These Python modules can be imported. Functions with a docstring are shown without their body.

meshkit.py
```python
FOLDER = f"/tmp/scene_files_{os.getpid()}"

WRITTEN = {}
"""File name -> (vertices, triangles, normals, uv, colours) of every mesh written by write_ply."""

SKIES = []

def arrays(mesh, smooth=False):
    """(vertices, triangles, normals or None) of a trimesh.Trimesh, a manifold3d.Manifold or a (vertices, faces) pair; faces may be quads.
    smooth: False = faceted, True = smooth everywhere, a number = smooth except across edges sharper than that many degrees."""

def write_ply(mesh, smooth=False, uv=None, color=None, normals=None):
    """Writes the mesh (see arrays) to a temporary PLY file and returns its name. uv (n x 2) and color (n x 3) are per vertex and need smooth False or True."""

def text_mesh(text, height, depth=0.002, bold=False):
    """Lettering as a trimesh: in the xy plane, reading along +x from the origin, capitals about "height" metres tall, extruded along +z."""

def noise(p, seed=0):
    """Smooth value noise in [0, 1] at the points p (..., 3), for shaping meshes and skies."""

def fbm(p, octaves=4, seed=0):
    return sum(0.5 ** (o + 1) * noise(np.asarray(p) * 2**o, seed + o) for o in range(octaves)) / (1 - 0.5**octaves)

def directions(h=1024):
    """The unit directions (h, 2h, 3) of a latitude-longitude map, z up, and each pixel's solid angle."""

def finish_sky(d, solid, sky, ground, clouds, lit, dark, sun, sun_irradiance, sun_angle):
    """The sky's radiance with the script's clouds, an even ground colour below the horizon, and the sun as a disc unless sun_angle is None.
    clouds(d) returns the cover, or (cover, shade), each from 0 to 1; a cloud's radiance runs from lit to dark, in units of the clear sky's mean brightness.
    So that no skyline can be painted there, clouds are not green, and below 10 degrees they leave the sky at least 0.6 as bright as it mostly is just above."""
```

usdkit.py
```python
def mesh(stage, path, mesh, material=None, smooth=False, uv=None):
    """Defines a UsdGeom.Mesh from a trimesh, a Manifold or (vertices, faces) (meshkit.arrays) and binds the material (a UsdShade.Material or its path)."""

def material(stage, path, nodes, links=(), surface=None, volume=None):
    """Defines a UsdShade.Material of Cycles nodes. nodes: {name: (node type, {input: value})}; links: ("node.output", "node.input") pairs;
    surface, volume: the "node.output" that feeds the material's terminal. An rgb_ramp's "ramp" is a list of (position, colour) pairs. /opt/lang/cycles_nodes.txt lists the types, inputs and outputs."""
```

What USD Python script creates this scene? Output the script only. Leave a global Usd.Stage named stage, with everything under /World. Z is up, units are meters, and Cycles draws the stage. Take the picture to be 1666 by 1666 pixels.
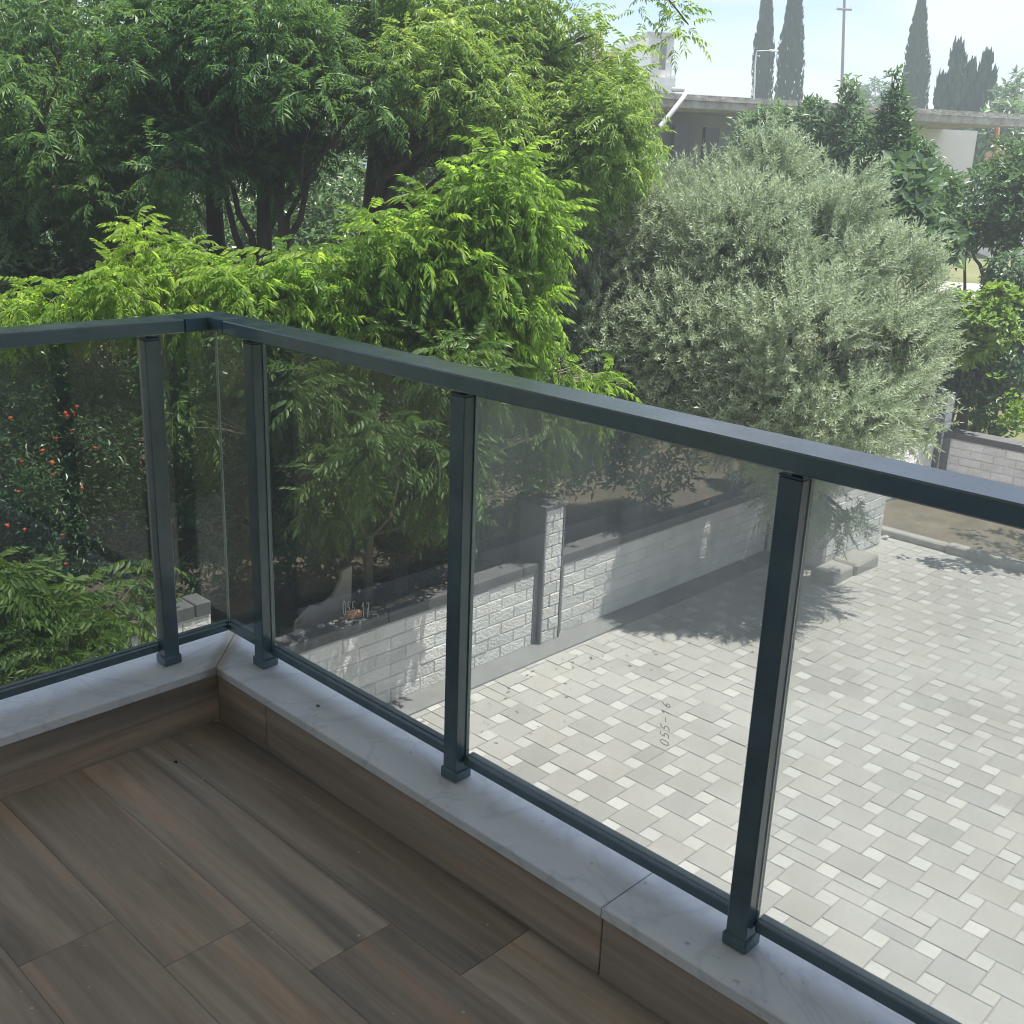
import math, random
import numpy as np, trimesh, usdkit, meshkit
from pxr import Usd, UsdGeom, UsdLux, UsdShade, Gf, Sdf, Vt
from shapely.geometry import Polygon, box as sbox

stage = Usd.Stage.CreateInMemory()
UsdGeom.SetStageUpAxis(stage, 'Z')
UsdGeom.SetStageMetersPerUnit(stage, 1.0)
UsdGeom.Xform.Define(stage, '/World')
stage.SetDefaultPrim(stage.GetPrimAtPath('/World'))
UsdGeom.Scope.Define(stage, '/World/Looks')

# ---------------------------------------------------------------- camera
CAM = np.array([2.437880, -1.446592, 1.288333])
CR = np.array([0.71427966, 0.69885350, 0.03752810])
CU = np.array([-0.23965643, 0.19386184, 0.95130562])
CD = np.array([-0.65754800, 0.68849210, -0.30595631])
cam = UsdGeom.Camera.Define(stage, '/World/camera')
cam.CreateHorizontalApertureAttr(36.0)
cam.CreateVerticalApertureAttr(36.0)
cam.CreateFocalLengthAttr(36.0 * 1768.14 / 1666)
cam.CreateClippingRangeAttr((0.05, 5000.0))
EXPOSURE = 1.25
cam.CreateExposureAttr(EXPOSURE)
cam.AddTransformOp().Set(Gf.Matrix4d(*CR, 0, *CU, 0, *(-CD), 0, *CAM, 1))

# ---------------------------------------------------------------- sun and sky
SUN = np.array([0.22, 0.26, 0.93]); SUN /= np.linalg.norm(SUN)
sun = UsdLux.DistantLight.Define(stage, '/World/sun')
sun.CreateIntensityAttr(1.2)
sun.CreateAngleAttr(0.5)
sun.CreateNormalizeAttr(True)
sun.CreateColorAttr(Gf.Vec3f(1.0, 0.95, 0.87))
_z = SUN; _x = np.cross([0, 1, 0], _z); _x /= np.linalg.norm(_x); _y = np.cross(_z, _x)
sun.AddTransformOp().Set(Gf.Matrix4d(*_x, 0, *_y, 0, *_z, 0, 0, 0, 60, 1))
SKY = 0.10

def mat(name, nodes, links=(), surface=None, volume=None):
    return usdkit.material(stage, '/World/Looks/' + name, nodes, links, surface=surface, volume=volume)

sky_mat = mat('sky_look', {
    's': ('sky_texture', {'sky_type': 'single_scattering', 'sun_disc': False, 'sun_elevation': float(math.asin(SUN[2])), 'sun_rotation': float(math.atan2(SUN[0], SUN[1])), 'altitude': 50.0, 'aerosol_density': 0.8}),
    't': ('texture_coordinate', {}),
    'm': ('mapping', {'scale': (1.0, 1.0, 3.0), 'location': (0.3, 1.7, 0.2)}),
    'n': ('noise_texture', {'scale': 4.2, 'detail': 7.0, 'roughness': 0.55, 'distortion': 0.4}),
    'r': ('rgb_ramp', {'ramp': [(0.0, (0, 0, 0)), (0.38, (0.04, 0.04, 0.04)), (0.50, (0.5, 0.5, 0.5)), (0.60, (0.95, 0.95, 0.95)), (1.0, (1, 1, 1))]}),
    'sm': ('mix', {'mix_type': 'multiply', 'fac': 1.0, 'color2': (0.60, 0.70, 0.93)}),
    'x': ('mix', {'color2': (3.75, 3.85, 4.0)}),
    'b': ('background_shader', {'strength': SKY})},
    [('t.generated', 'm.vector'), ('m.vector', 'n.vector'), ('n.fac', 'r.fac'), ('r.color', 'x.fac'), ('s.color', 'sm.color1'), ('sm.color', 'x.color1'), ('x.color', 'b.color')], surface='b.background')
dome = UsdLux.DomeLight.Define(stage, '/World/sky')
dome.CreateIntensityAttr(1.0)
UsdShade.MaterialBindingAPI.Apply(dome.GetPrim()).Bind(sky_mat)
dome.GetPrim().SetCustomDataByKey('kind', 'structure')

# ---------------------------------------------------------------- helpers
RNG = np.random.default_rng(7)
random.seed(7)
used = {}

def numbered(parent, name):
    k = (parent, name)
    n = used.get(k, -1) + 1
    used[k] = n
    return name if n == 0 else '%s_%03d' % (name, n)

def setdata(prim, label=None, cat=None, group=None, kind=None):
    for k, v in (('label', label), ('category', cat), ('group', group), ('kind', kind)):
        if v:
            prim.SetCustomDataByKey(k, v)
    return prim

def thing(name, label, cat, loc=(0, 0, 0), group=None, kind=None):
    p = '/World/' + numbered('/World', name)
    x = UsdGeom.Xform.Define(stage, p)
    x.AddTranslateOp().Set(Gf.Vec3d(*map(float, loc)))
    setdata(x.GetPrim(), label, cat, group, kind)
    x.GetPrim().SetCustomDataByKey('_o', ' '.join('%.6f' % t for t in loc))
    return x.GetPrim()

def origin(prim):
    o = np.zeros(3)
    while prim and str(prim.GetPath()) not in ('/World', '/'):
        s = prim.GetCustomDataByKey('_o')
        if s:
            o = o + np.array(list(map(float, s.split())))
        prim = prim.GetParent()
    return o

def part(name, mesh, m, parent=None, smooth=False, label=None, cat=None, group=None, kind=None):
    """One Mesh prim; mesh is given in world coordinates."""
    base = '/World' if parent is None else str(parent.GetPath())
    if isinstance(mesh, (list,)):
        mesh = trimesh.util.concatenate(mesh)
    if isinstance(mesh, tuple):
        v, f = mesh
    else:
        v, f = np.asarray(mesh.vertices), np.asarray(mesh.faces)
    if parent is not None:
        v = v - origin(parent)
    if smooth is not False:
        mm = trimesh.Trimesh(v, f, process=False)
        g = usdkit.mesh(stage, base + '/' + numbered(base, name), mm, m, smooth=smooth)
    else:
        g = usdkit.mesh(stage, base + '/' + numbered(base, name), (v, f), m)
    setdata(g.GetPrim(), label, cat, group, kind)
    return g.GetPrim()

def box(x0, x1, y0, y1, z0, z1, ch=0.0, jit=0.0, rng=None):
    """Box with all edges chamfered (ch) as 24 vertices, or a plain box."""
    if ch <= 0:
        b = trimesh.creation.box([x1 - x0, y1 - y0, z1 - z0])
        b.apply_translation([(x0 + x1) / 2, (y0 + y1) / 2, (z0 + z1) / 2])
        return b
    lo, hi = np.array([x0, y0, z0], float), np.array([x1, y1, z1], float)
    c, h = (lo + hi) / 2, (hi - lo) / 2
    pts = []
    for sx in (-1, 1):
        for sy in (-1, 1):
            for sz in (-1, 1):
                s = np.array([sx, sy, sz])
                for a in range(3):
                    p = s * (h - ch)
                    p[a] = s[a] * h[a]
                    pts.append(p)
    pts = np.array(pts)
    hull = trimesh.Trimesh(pts, trimesh.convex.convex_hull(pts).faces, process=False) if False else trimesh.convex.convex_hull(pts)
    v = np.array(hull.vertices)
    if jit > 0:
        v = v + (rng or RNG).uniform(-jit, jit, v.shape)
    return trimesh.Trimesh(v + c, hull.faces, process=False)

_CB = None
def cbox(x0, x1, y0, y1, z0, z1, ch=0.004, jit=0.0, rng=None):
    """Fast chamfered box from a cached topology."""
    global _CB
    if _CB is None:
        s = []
        for sx in (-1, 1):
            for sy in (-1, 1):
                for sz in (-1, 1):
                    for a in range(3):
                        s.append((sx, sy, sz, a))
        S = np.array([t[:3] for t in s], float)
        A = np.eye(3)[[t[3] for t in s]]
        P = S * (1 - 0.2) + S * A * 0.2
        hull = trimesh.convex.convex_hull(P)
        idx = [int(np.argmin(np.linalg.norm(P - v, axis=1))) for v in hull.vertices]
        _CB = (S[idx], A[idx], np.array(hull.faces))
    S, A, F = _CB
    lo, hi = np.array([x0, y0, z0], float), np.array([x1, y1, z1], float)
    c, h = (lo + hi) / 2, (hi - lo) / 2
    v = c + S * (h - ch) + S * A * ch
    if jit > 0:
        v = v + (rng or RNG).uniform(-jit, jit, v.shape)
    return trimesh.Trimesh(v, F, process=False)

def tube(points, radii, sides=7, cap=True):
    p = np.asarray(points, float)
    r = np.broadcast_to(np.asarray(radii, float), (len(p),))
    t = np.gradient(p, axis=0)
    t /= np.linalg.norm(t, axis=1, keepdims=True) + 1e-12
    a = np.zeros_like(t)
    ref = np.array([0, 0, 1.0]) if abs(t[0][2]) < 0.9 else np.array([1.0, 0, 0])
    for i in range(len(p)):
        v = ref - t[i] * (ref @ t[i]); v /= np.linalg.norm(v) + 1e-12
        a[i] = v; ref = v
    b = np.cross(t, a)
    ang = np.arange(sides) * 2 * np.pi / sides
    v = p[:, None] + r[:, None, None] * (np.cos(ang)[None, :, None] * a[:, None] + np.sin(ang)[None, :, None] * b[:, None])
    i, j = np.meshgrid(np.arange(len(p) - 1), np.arange(sides), indexing='ij')
    q = np.stack([i * sides + j, i * sides + (j + 1) % sides, (i + 1) * sides + (j + 1) % sides, (i + 1) * sides + j], -1).reshape(-1, 4)
    f = np.vstack([q[:, [0, 1, 2]], q[:, [0, 2, 3]]])
    v = v.reshape(-1, 3)
    if cap:
        n = len(v)
        v = np.vstack([v, p[0], p[-1]])
        k = np.arange(sides)
        f = np.vstack([f, np.stack([np.full(sides, n), (k + 1) % sides, k], 1), np.stack([np.full(sides, n + 1), (len(p) - 1) * sides + k, (len(p) - 1) * sides + (k + 1) % sides], 1)])
    return trimesh.Trimesh(v, f, process=False)

def bez(a, b, c, n=8):
    t = np.linspace(0, 1, n)[:, None]
    a, b, c = map(np.asarray, (a, b, c))
    return (1 - t) ** 2 * a + 2 * t * (1 - t) * b + t * t * c

def spot(px, py, D):
    """World point seen at photograph pixel (px, py) at horizontal distance D metres from the balcony viewer."""
    v = CD + (px - 833) / 1768.14 * CR - (py - 833) / 1768.14 * CU
    return CAM + v * D / np.linalg.norm(v[:2])

def prism(poly, z0, z1, inset=0.0):
    m = trimesh.creation.extrude_polygon(poly, z1 - z0, engine='earcut')
    m.apply_translation([0, 0, z0])
    return m

# ---------------------------------------------------------------- materials
def rnd_nodes():
    return {'oi': ('object_info', {}), 'ge': ('geometry', {}), 'ra': ('math', {'math_type': 'add'}), 'rf': ('math', {'math_type': 'fraction'})}
RL = [('oi.random', 'ra.value1'), ('ge.random_per_island', 'ra.value2'), ('ra.value', 'rf.value1')]

def varied(name, ramp, rough=0.7, nscale=6.0, namount=0.35, dark=(0.5, 0.5, 0.5), bump=0.3, bscale=60.0, bdist=0.004, spec=0.3, stretch=(1, 1, 1)):
    """Colour from a ramp picked per piece, broken up by world-space noise, with fine relief."""
    n = rnd_nodes()
    n.update({'cr': ('rgb_ramp', {'ramp': ramp}),
              'mp': ('mapping', {'scale': stretch}),
              'no': ('noise_texture', {'scale': nscale, 'detail': 6.0, 'roughness': 0.6}),
              'nr': ('rgb_ramp', {'ramp': [(0.3, dark), (0.62, (1, 1, 1))]}),
              'mx': ('mix', {'mix_type': 'multiply', 'fac': namount}),
              'bn': ('noise_texture', {'scale': bscale, 'detail': 4.0}),
              'bu': ('bump', {'strength': bump, 'distance': bdist}),
              'p': ('principled_bsdf', {'roughness': rough, 'specular_ior_level': spec})})
    return mat(name, n, RL + [('rf.value', 'cr.fac'), ('ge.position', 'mp.vector'), ('mp.vector', 'no.vector'), ('no.fac', 'nr.fac'), ('cr.color', 'mx.color1'), ('nr.color', 'mx.color2'),
                              ('mx.color', 'p.base_color'), ('mp.vector', 'bn.vector'), ('bn.fac', 'bu.height'), ('bu.normal', 'p.normal')], surface='p.BSDF')

def leafmat(name, c0, c1, t0, t1, back=None, rough=0.42, trans=0.38, nscale=1.3, spec=0.5):
    """Leaf: per-leaf colour between c0 and c1, patches of lighter growth, translucent against the sun."""
    n = rnd_nodes()
    n.update({'no': ('noise_texture', {'scale': nscale, 'detail': 2.0}),
              'ad': ('math', {'math_type': 'multiply_add', 'value2': 0.55, 'value3': 0.0}),
              'a2': ('math', {'math_type': 'multiply_add', 'value2': 0.55}),
              'cr': ('rgb_ramp', {'ramp': [(0.2, c0), (0.85, c1)]}),
              'tr': ('rgb_ramp', {'ramp': [(0.2, t0), (0.85, t1)]}),
              'p': ('principled_bsdf', {'roughness': rough, 'specular_ior_level': spec}),
              't': ('translucent_bsdf', {}),
              'm': ('mix_closure', {'fac': trans})})
    l = RL + [('ge.position', 'no.vector'), ('rf.value', 'ad.value1'), ('no.fac', 'a2.value1'), ('ad.value', 'a2.value3'), ('a2.value', 'cr.fac'), ('a2.value', 'tr.fac'), ('tr.color', 't.color'), ('p.BSDF', 'm.closure1'), ('t.BSDF', 'm.closure2')]
    if back is None:
        l.append(('cr.color', 'p.base_color'))
    else:
        n['bk'] = ('mix', {'color2': back})
        l += [('ge.backfacing', 'bk.fac'), ('cr.color', 'bk.color1'), ('bk.color', 'p.base_color')]
    return mat(name, n, l, surface='m.closure')

M_metal = mat('anthracite_powder_coat', {
    'ge': ('geometry', {}), 'no': ('noise_texture', {'scale': 9.0, 'detail': 5.0}), 'r': ('rgb_ramp', {'ramp': [(0.3, (0.046, 0.084, 0.104)), (0.7, (0.062, 0.108, 0.128))]}),
    'rr': ('map_range', {'from_min': 0.3, 'from_max': 0.7, 'to_min': 0.17, 'to_max': 0.27}),
    'fn': ('noise_texture', {'scale': 900.0, 'detail': 1.0}), 'bu': ('bump', {'strength': 0.08, 'distance': 0.0005}),
    'p': ('principled_bsdf', {'specular_ior_level': 0.85})},
    [('ge.position', 'no.vector'), ('no.fac', 'r.fac'), ('r.color', 'p.base_color'), ('no.fac', 'rr.value'), ('rr.result', 'p.roughness'), ('ge.position', 'fn.vector'), ('fn.fac', 'bu.height'), ('bu.normal', 'p.normal')], surface='p.BSDF')
M_rubber = mat('black_gasket', {'p': ('principled_bsdf', {'base_color': (0.01, 0.012, 0.014), 'roughness': 0.6})}, surface='p.BSDF')

def glassmat(name, tint, dust, veil=(0.75, 0.8, 0.78)):
    return mat(name, {
        'ge': ('geometry', {}), 'mp': ('mapping', {'scale': (2.4, 2.4, 0.5)}), 'no': ('noise_texture', {'scale': 5.0, 'detail': 7.0, 'roughness': 0.66}),
        'mr': ('map_range', {'from_min': 0.25, 'from_max': 0.75, 'to_min': dust * 0.6, 'to_max': dust * 1.4, 'clamp': True}),
        'lw': ('layer_weight', {'blend': 0.5}), 'pw': ('math', {'math_type': 'power', 'value2': 5.0}), 'fr': ('math', {'math_type': 'multiply_add', 'value2': 0.92, 'value3': 0.035}), 't': ('transparent_bsdf', {'color': tint}), 'g': ('glossy_bsdf', {'color': (0.9, 0.95, 0.95), 'roughness': 0.0}),
        'd': ('translucent_bsdf', {'color': veil}), 'd2': ('diffuse_bsdf', {'color': veil}), 'dm': ('mix_closure', {'fac': 0.25}),
        'm': ('mix_closure', {}), 'k': ('mix_closure', {})},
        [('ge.position', 'mp.vector'), ('mp.vector', 'no.vector'), ('no.fac', 'mr.value'), ('lw.facing', 'pw.value1'), ('pw.value', 'fr.value1'), ('fr.value', 'm.fac'), ('t.BSDF', 'm.closure1'), ('g.BSDF', 'm.closure2'),
         ('d.BSDF', 'dm.closure1'), ('d2.BSDF', 'dm.closure2'), ('mr.result', 'k.fac'), ('m.closure', 'k.closure1'), ('dm.closure', 'k.closure2')], surface='k.closure')
TINT = (0.695, 0.71, 0.695)
M_glass = [glassmat('smoked_glass_clean', TINT, 0.010), glassmat('smoked_glass_dusty', TINT, 0.062), glassmat('smoked_glass_dustier', TINT, 0.115)]
M_glass_edge = mat('glass_edge', {'p': ('principled_bsdf', {'base_color': (0.30, 0.42, 0.38), 'roughness': 0.25})}, surface='p.BSDF')

M_marble = mat('white_marble', {
    'ge': ('geometry', {}), 'n1': ('noise_texture', {'scale': 4.0, 'detail': 8.0, 'roughness': 0.62, 'distortion': 1.4}), 'r1': ('rgb_ramp', {'ramp': [(0.25, (0.53, 0.57, 0.61)), (0.45, (0.63, 0.665, 0.695)), (0.7, (0.70, 0.72, 0.735))]}),
    'n2': ('noise_texture', {'scale': 2.3, 'detail': 6.0, 'distortion': 2.6}), 'ab': ('math', {'math_type': 'subtract', 'value2': 0.5}), 'a2': ('math', {'math_type': 'absolute'}), 'r2': ('rgb_ramp', {'ramp': [(0.0, (0.74, 0.74, 0.78)), (0.035, (1, 1, 1))]}),
    'n3': ('noise_texture', {'scale': 38.0, 'detail': 3.0}), 'r3': ('rgb_ramp', {'ramp': [(0.24, (0.45, 0.42, 0.4)), (0.34, (1, 1, 1))]}),
    'm1': ('mix', {'mix_type': 'multiply', 'fac': 0.55}), 'm2': ('mix', {'mix_type': 'multiply', 'fac': 0.7}),
    'sp': ('separate_xyz', {}), 'sd': ('math', {'math_type': 'add'}), 'n4': ('noise_texture', {'scale': 30.0, 'detail': 3.0}), 'sw': ('math', {'math_type': 'multiply_add', 'value2': 0.03, 'value3': -0.015}), 'se': ('math', {'math_type': 'add'}), 'sa': ('math', {'math_type': 'absolute'}),
    'st': ('rgb_ramp', {'ramp': [(0.0, (0.55, 0.55, 0.55)), (0.018, (0.6, 0.6, 0.6)), (0.05, (0, 0, 0))]}),
    'm3': ('mix', {'color2': (0.30, 0.22, 0.13)}),
    'bu': ('bump', {'strength': 0.05, 'distance': 0.001}), 'p': ('principled_bsdf', {'roughness': 0.38, 'specular_ior_level': 0.4})},
    [('ge.position', 'n1.vector'), ('n1.fac', 'r1.fac'), ('ge.position', 'n2.vector'), ('n2.fac', 'ab.value1'), ('ab.value', 'a2.value1'), ('a2.value', 'r2.fac'), ('ge.position', 'n3.vector'), ('n3.fac', 'r3.fac'),
     ('r1.color', 'm1.color1'), ('r2.color', 'm1.color2'), ('m1.color', 'm2.color1'), ('r3.color', 'm2.color2'),
     ('ge.position', 'sp.vector'), ('sp.x', 'sd.value1'), ('sp.y', 'sd.value2'), ('ge.position', 'n4.vector'), ('n4.fac', 'sw.value1'), ('sd.value', 'se.value1'), ('sw.value', 'se.value2'), ('se.value', 'sa.value1'), ('sa.value', 'st.fac'), ('st.color', 'm3.fac'), ('m2.color', 'm3.color1'),
     ('m3.color', 'p.base_color'), ('n3.fac', 'bu.height'), ('bu.normal', 'p.normal')], surface='p.BSDF')

def plankmat(name, along):
    """Wood-look porcelain: grain streaks along one axis, knots, plank-to-plank tone."""
    st = (1.6, 26.0, 26.0) if along == 'x' else (26.0, 1.6, 26.0)
    return mat(name, {
        'oi': ('object_info', {}), 'ge': ('geometry', {}), 'of': ('vector_math', {'math_type': 'scale', 'vector1': (7.3, 3.1, 5.7)}), 'av': ('vector_math', {'math_type': 'add'}),
        'mp': ('mapping', {'scale': st}), 'n1': ('noise_texture', {'scale': 1.0, 'detail': 8.0, 'roughness': 0.62, 'distortion': 0.9}),
        'r1': ('rgb_ramp', {'ramp': [(0.28, (0.235, 0.192, 0.150)), (0.42, (0.325, 0.270, 0.218)), (0.55, (0.385, 0.322, 0.262)), (0.72, (0.450, 0.392, 0.332))]}),
        'mp2': ('mapping', {'scale': tuple(0.16 * s for s in st)}), 'n2': ('noise_texture', {'scale': 2.2, 'detail': 4.0, 'distortion': 0.5}), 'r2': ('rgb_ramp', {'ramp': [(0.36, (0.50, 0.52, 0.54)), (0.47, (0.90, 0.89, 0.87)), (0.55, (1.0, 0.97, 0.93)), (0.66, (1.24, 1.06, 0.92))]}),
        'm1': ('mix', {'mix_type': 'multiply', 'fac': 0.8}), 'tv': ('map_range', {'to_min': 0.84, 'to_max': 1.18}), 'hs': ('hsv', {'saturation': 0.95}),
        'fg': ('mapping', {'scale': tuple(6 * s for s in st)}), 'nf': ('noise_texture', {'scale': 1.0, 'detail': 3.0}), 'bu': ('bump', {'strength': 0.25, 'distance': 0.0012}),
        'rr': ('map_range', {'from_min': 0.3, 'from_max': 0.7, 'to_min': 0.5, 'to_max': 0.68}),
        'p': ('principled_bsdf', {'specular_ior_level': 0.35})},
        [('oi.random', 'of.scale'), ('ge.position', 'av.vector1'), ('of.vector', 'av.vector2'), ('av.vector', 'mp.vector'), ('mp.vector', 'n1.vector'), ('n1.fac', 'r1.fac'), ('av.vector', 'mp2.vector'), ('mp2.vector', 'n2.vector'), ('n2.fac', 'r2.fac'),
         ('r1.color', 'm1.color1'), ('r2.color', 'm1.color2'), ('oi.random', 'tv.value'), ('tv.result', 'hs.value'), ('m1.color', 'hs.color'), ('hs.color', 'p.base_color'),
         ('av.vector', 'fg.vector'), ('fg.vector', 'nf.vector'), ('nf.fac', 'bu.height'), ('bu.normal', 'p.normal'), ('n1.fac', 'rr.value'), ('rr.result', 'p.roughness')], surface='p.BSDF')
M_plank_x, M_plank_y = plankmat('wood_tile_lengthways', 'x'), plankmat('wood_tile_crossways', 'y')
M_grout = varied('dark_grout', [(0, (0.24, 0.21, 0.185)), (1, (0.27, 0.24, 0.21))], 0.9)
M_whitebrick = varied('white_painted_split_block', [(0, (0.66, 0.67, 0.67)), (0.5, (0.74, 0.74, 0.73)), (1, (0.78, 0.78, 0.77))], 0.75, 5.0, 0.5, (0.70, 0.68, 0.64), 1.0, 55.0, 0.014)
M_mortar = varied('white_mortar', [(0, (0.66, 0.66, 0.65)), (1, (0.69, 0.69, 0.68))], 0.9)
M_greypaint = varied('grey_paint', [(0, (0.16, 0.17, 0.18)), (1, (0.18, 0.19, 0.20))], 0.7, 5.0, 0.4, (0.6, 0.6, 0.58), 0.3, 40.0, 0.004)
M_coping = varied('dark_grey_coping', [(0, (0.10, 0.105, 0.11)), (1, (0.13, 0.135, 0.14))], 0.75, 7.0, 0.5, (0.55, 0.52, 0.48), 0.4, 50.0, 0.004)
M_concrete = varied('pale_concrete', [(0, (0.34, 0.33, 0.31)), (1, (0.42, 0.41, 0.39))], 0.85, 4.0, 0.5, (0.6, 0.57, 0.52), 0.5, 35.0, 0.006)
M_strip = varied('grey_cement_strip', [(0, (0.22, 0.225, 0.23)), (1, (0.24, 0.245, 0.25))], 0.8, 5.0, 0.5, (0.7, 0.68, 0.65), 0.4, 45.0, 0.005)
M_paver = varied('grey_paver', [(0, (0.365, 0.362, 0.354)), (0.25, (0.405, 0.402, 0.392)), (0.6, (0.425, 0.420, 0.408)), (0.85, (0.445, 0.434, 0.418)), (1, (0.39, 0.392, 0.386))], 0.85, 0.9, 0.8, (0.70, 0.67, 0.63), 0.6, 140.0, 0.003)
M_paver_white = varied('white_paver', [(0, (0.475, 0.472, 0.457)), (0.5, (0.52, 0.517, 0.50)), (1, (0.56, 0.555, 0.538))], 0.85, 2.5, 0.5, (0.80, 0.77, 0.73), 0.5, 140.0, 0.003)
M_joint = varied('joint_sand', [(0, (0.285, 0.277, 0.26)), (1, (0.315, 0.304, 0.287))], 0.95, 3.0, 0.6, (0.6, 0.58, 0.55))
M_soil = varied('dry_soil', [(0, (0.20, 0.17, 0.13)), (1, (0.22, 0.185, 0.14))], 0.95, 3.0, 0.8, (0.45, 0.45, 0.42), 0.8, 30.0, 0.02)
M_gardensoil = varied('garden_soil', [(0, (0.085, 0.07, 0.05)), (1, (0.10, 0.08, 0.06))], 0.95, 2.5, 0.8, (0.4, 0.45, 0.35), 0.8, 25.0, 0.02)
M_ground = varied('dry_grass_ground', [(0, (0.16, 0.17, 0.08)), (1, (0.18, 0.18, 0.09))], 0.95, 0.35, 0.8, (0.5, 0.6, 0.45), 0.6, 8.0, 0.05)
M_bark = varied('grey_brown_bark', [(0, (0.075, 0.062, 0.05)), (1, (0.095, 0.08, 0.065))], 0.9, 8.0, 0.7, (0.4, 0.4, 0.4), 1.0, 30.0, 0.01, stretch=(1, 1, 0.25))
M_twig = varied('pale_twig', [(0, (0.20, 0.17, 0.12)), (1, (0.24, 0.21, 0.15))], 0.8)
M_render = varied('white_wall_render', [(0, (0.62, 0.61, 0.59)), (1, (0.66, 0.65, 0.63))], 0.85, 1.2, 0.4, (0.75, 0.73, 0.70), 0.3, 30.0, 0.004)
M_oldwall = varied('grey_weathered_render', [(0, (0.25, 0.27, 0.27)), (1, (0.28, 0.30, 0.30))], 0.9, 0.9, 0.6, (0.6, 0.6, 0.6), 0.4, 20.0, 0.01)
M_slab = varied('flaking_roof_slab', [(0, (0.40, 0.39, 0.36)), (1, (0.46, 0.44, 0.41))], 0.9, 6.0, 0.8, (0.45, 0.42, 0.38), 0.8, 14.0, 0.02)
M_white = varied('white_plastic', [(0, (0.72, 0.72, 0.71)), (1, (0.76, 0.76, 0.75))], 0.45)
M_red = varied('red_roof_tile', [(0, (0.46, 0.24, 0.16)), (1, (0.52, 0.30, 0.21))], 0.8)
M_window = mat('dark_window', {'p': ('principled_bsdf', {'base_color': (0.03, 0.04, 0.045), 'roughness': 0.12})}, surface='p.BSDF')
M_pole = varied('weathered_pole', [(0, (0.14, 0.12, 0.10)), (1, (0.17, 0.15, 0.12))], 0.9)
M_orange = varied('rusty_post', [(0, (0.45, 0.24, 0.14)), (1, (0.5, 0.28, 0.17))], 0.8)
M_fleck = varied('white_fleck', [(0, (0.55, 0.53, 0.48)), (1, (0.7, 0.68, 0.62))], 0.9)
M_dryleaf = varied('dry_leaf', [(0, (0.20, 0.14, 0.08)), (0.6, (0.36, 0.28, 0.18)), (1, (0.42, 0.35, 0.24))], 0.85)
M_ink_dark = mat('dark_marker', {'p': ('principled_bsdf', {'base_color': (0.10, 0.12, 0.14), 'roughness': 0.7})}, surface='p.BSDF')
M_ink_white = mat('white_marker', {'p': ('principled_bsdf', {'base_color': (0.8, 0.82, 0.8), 'roughness': 0.7})}, surface='p.BSDF')
M_brokenslab = varied('broken_board', [(0, (0.34, 0.31, 0.27)), (1, (0.36, 0.33, 0.29))], 0.85, 6.0, 0.5, (0.55, 0.52, 0.48))
M_brickred = varied('broken_brick', [(0, (0.50, 0.22, 0.12)), (1, (0.55, 0.27, 0.15))], 0.9)

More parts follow.
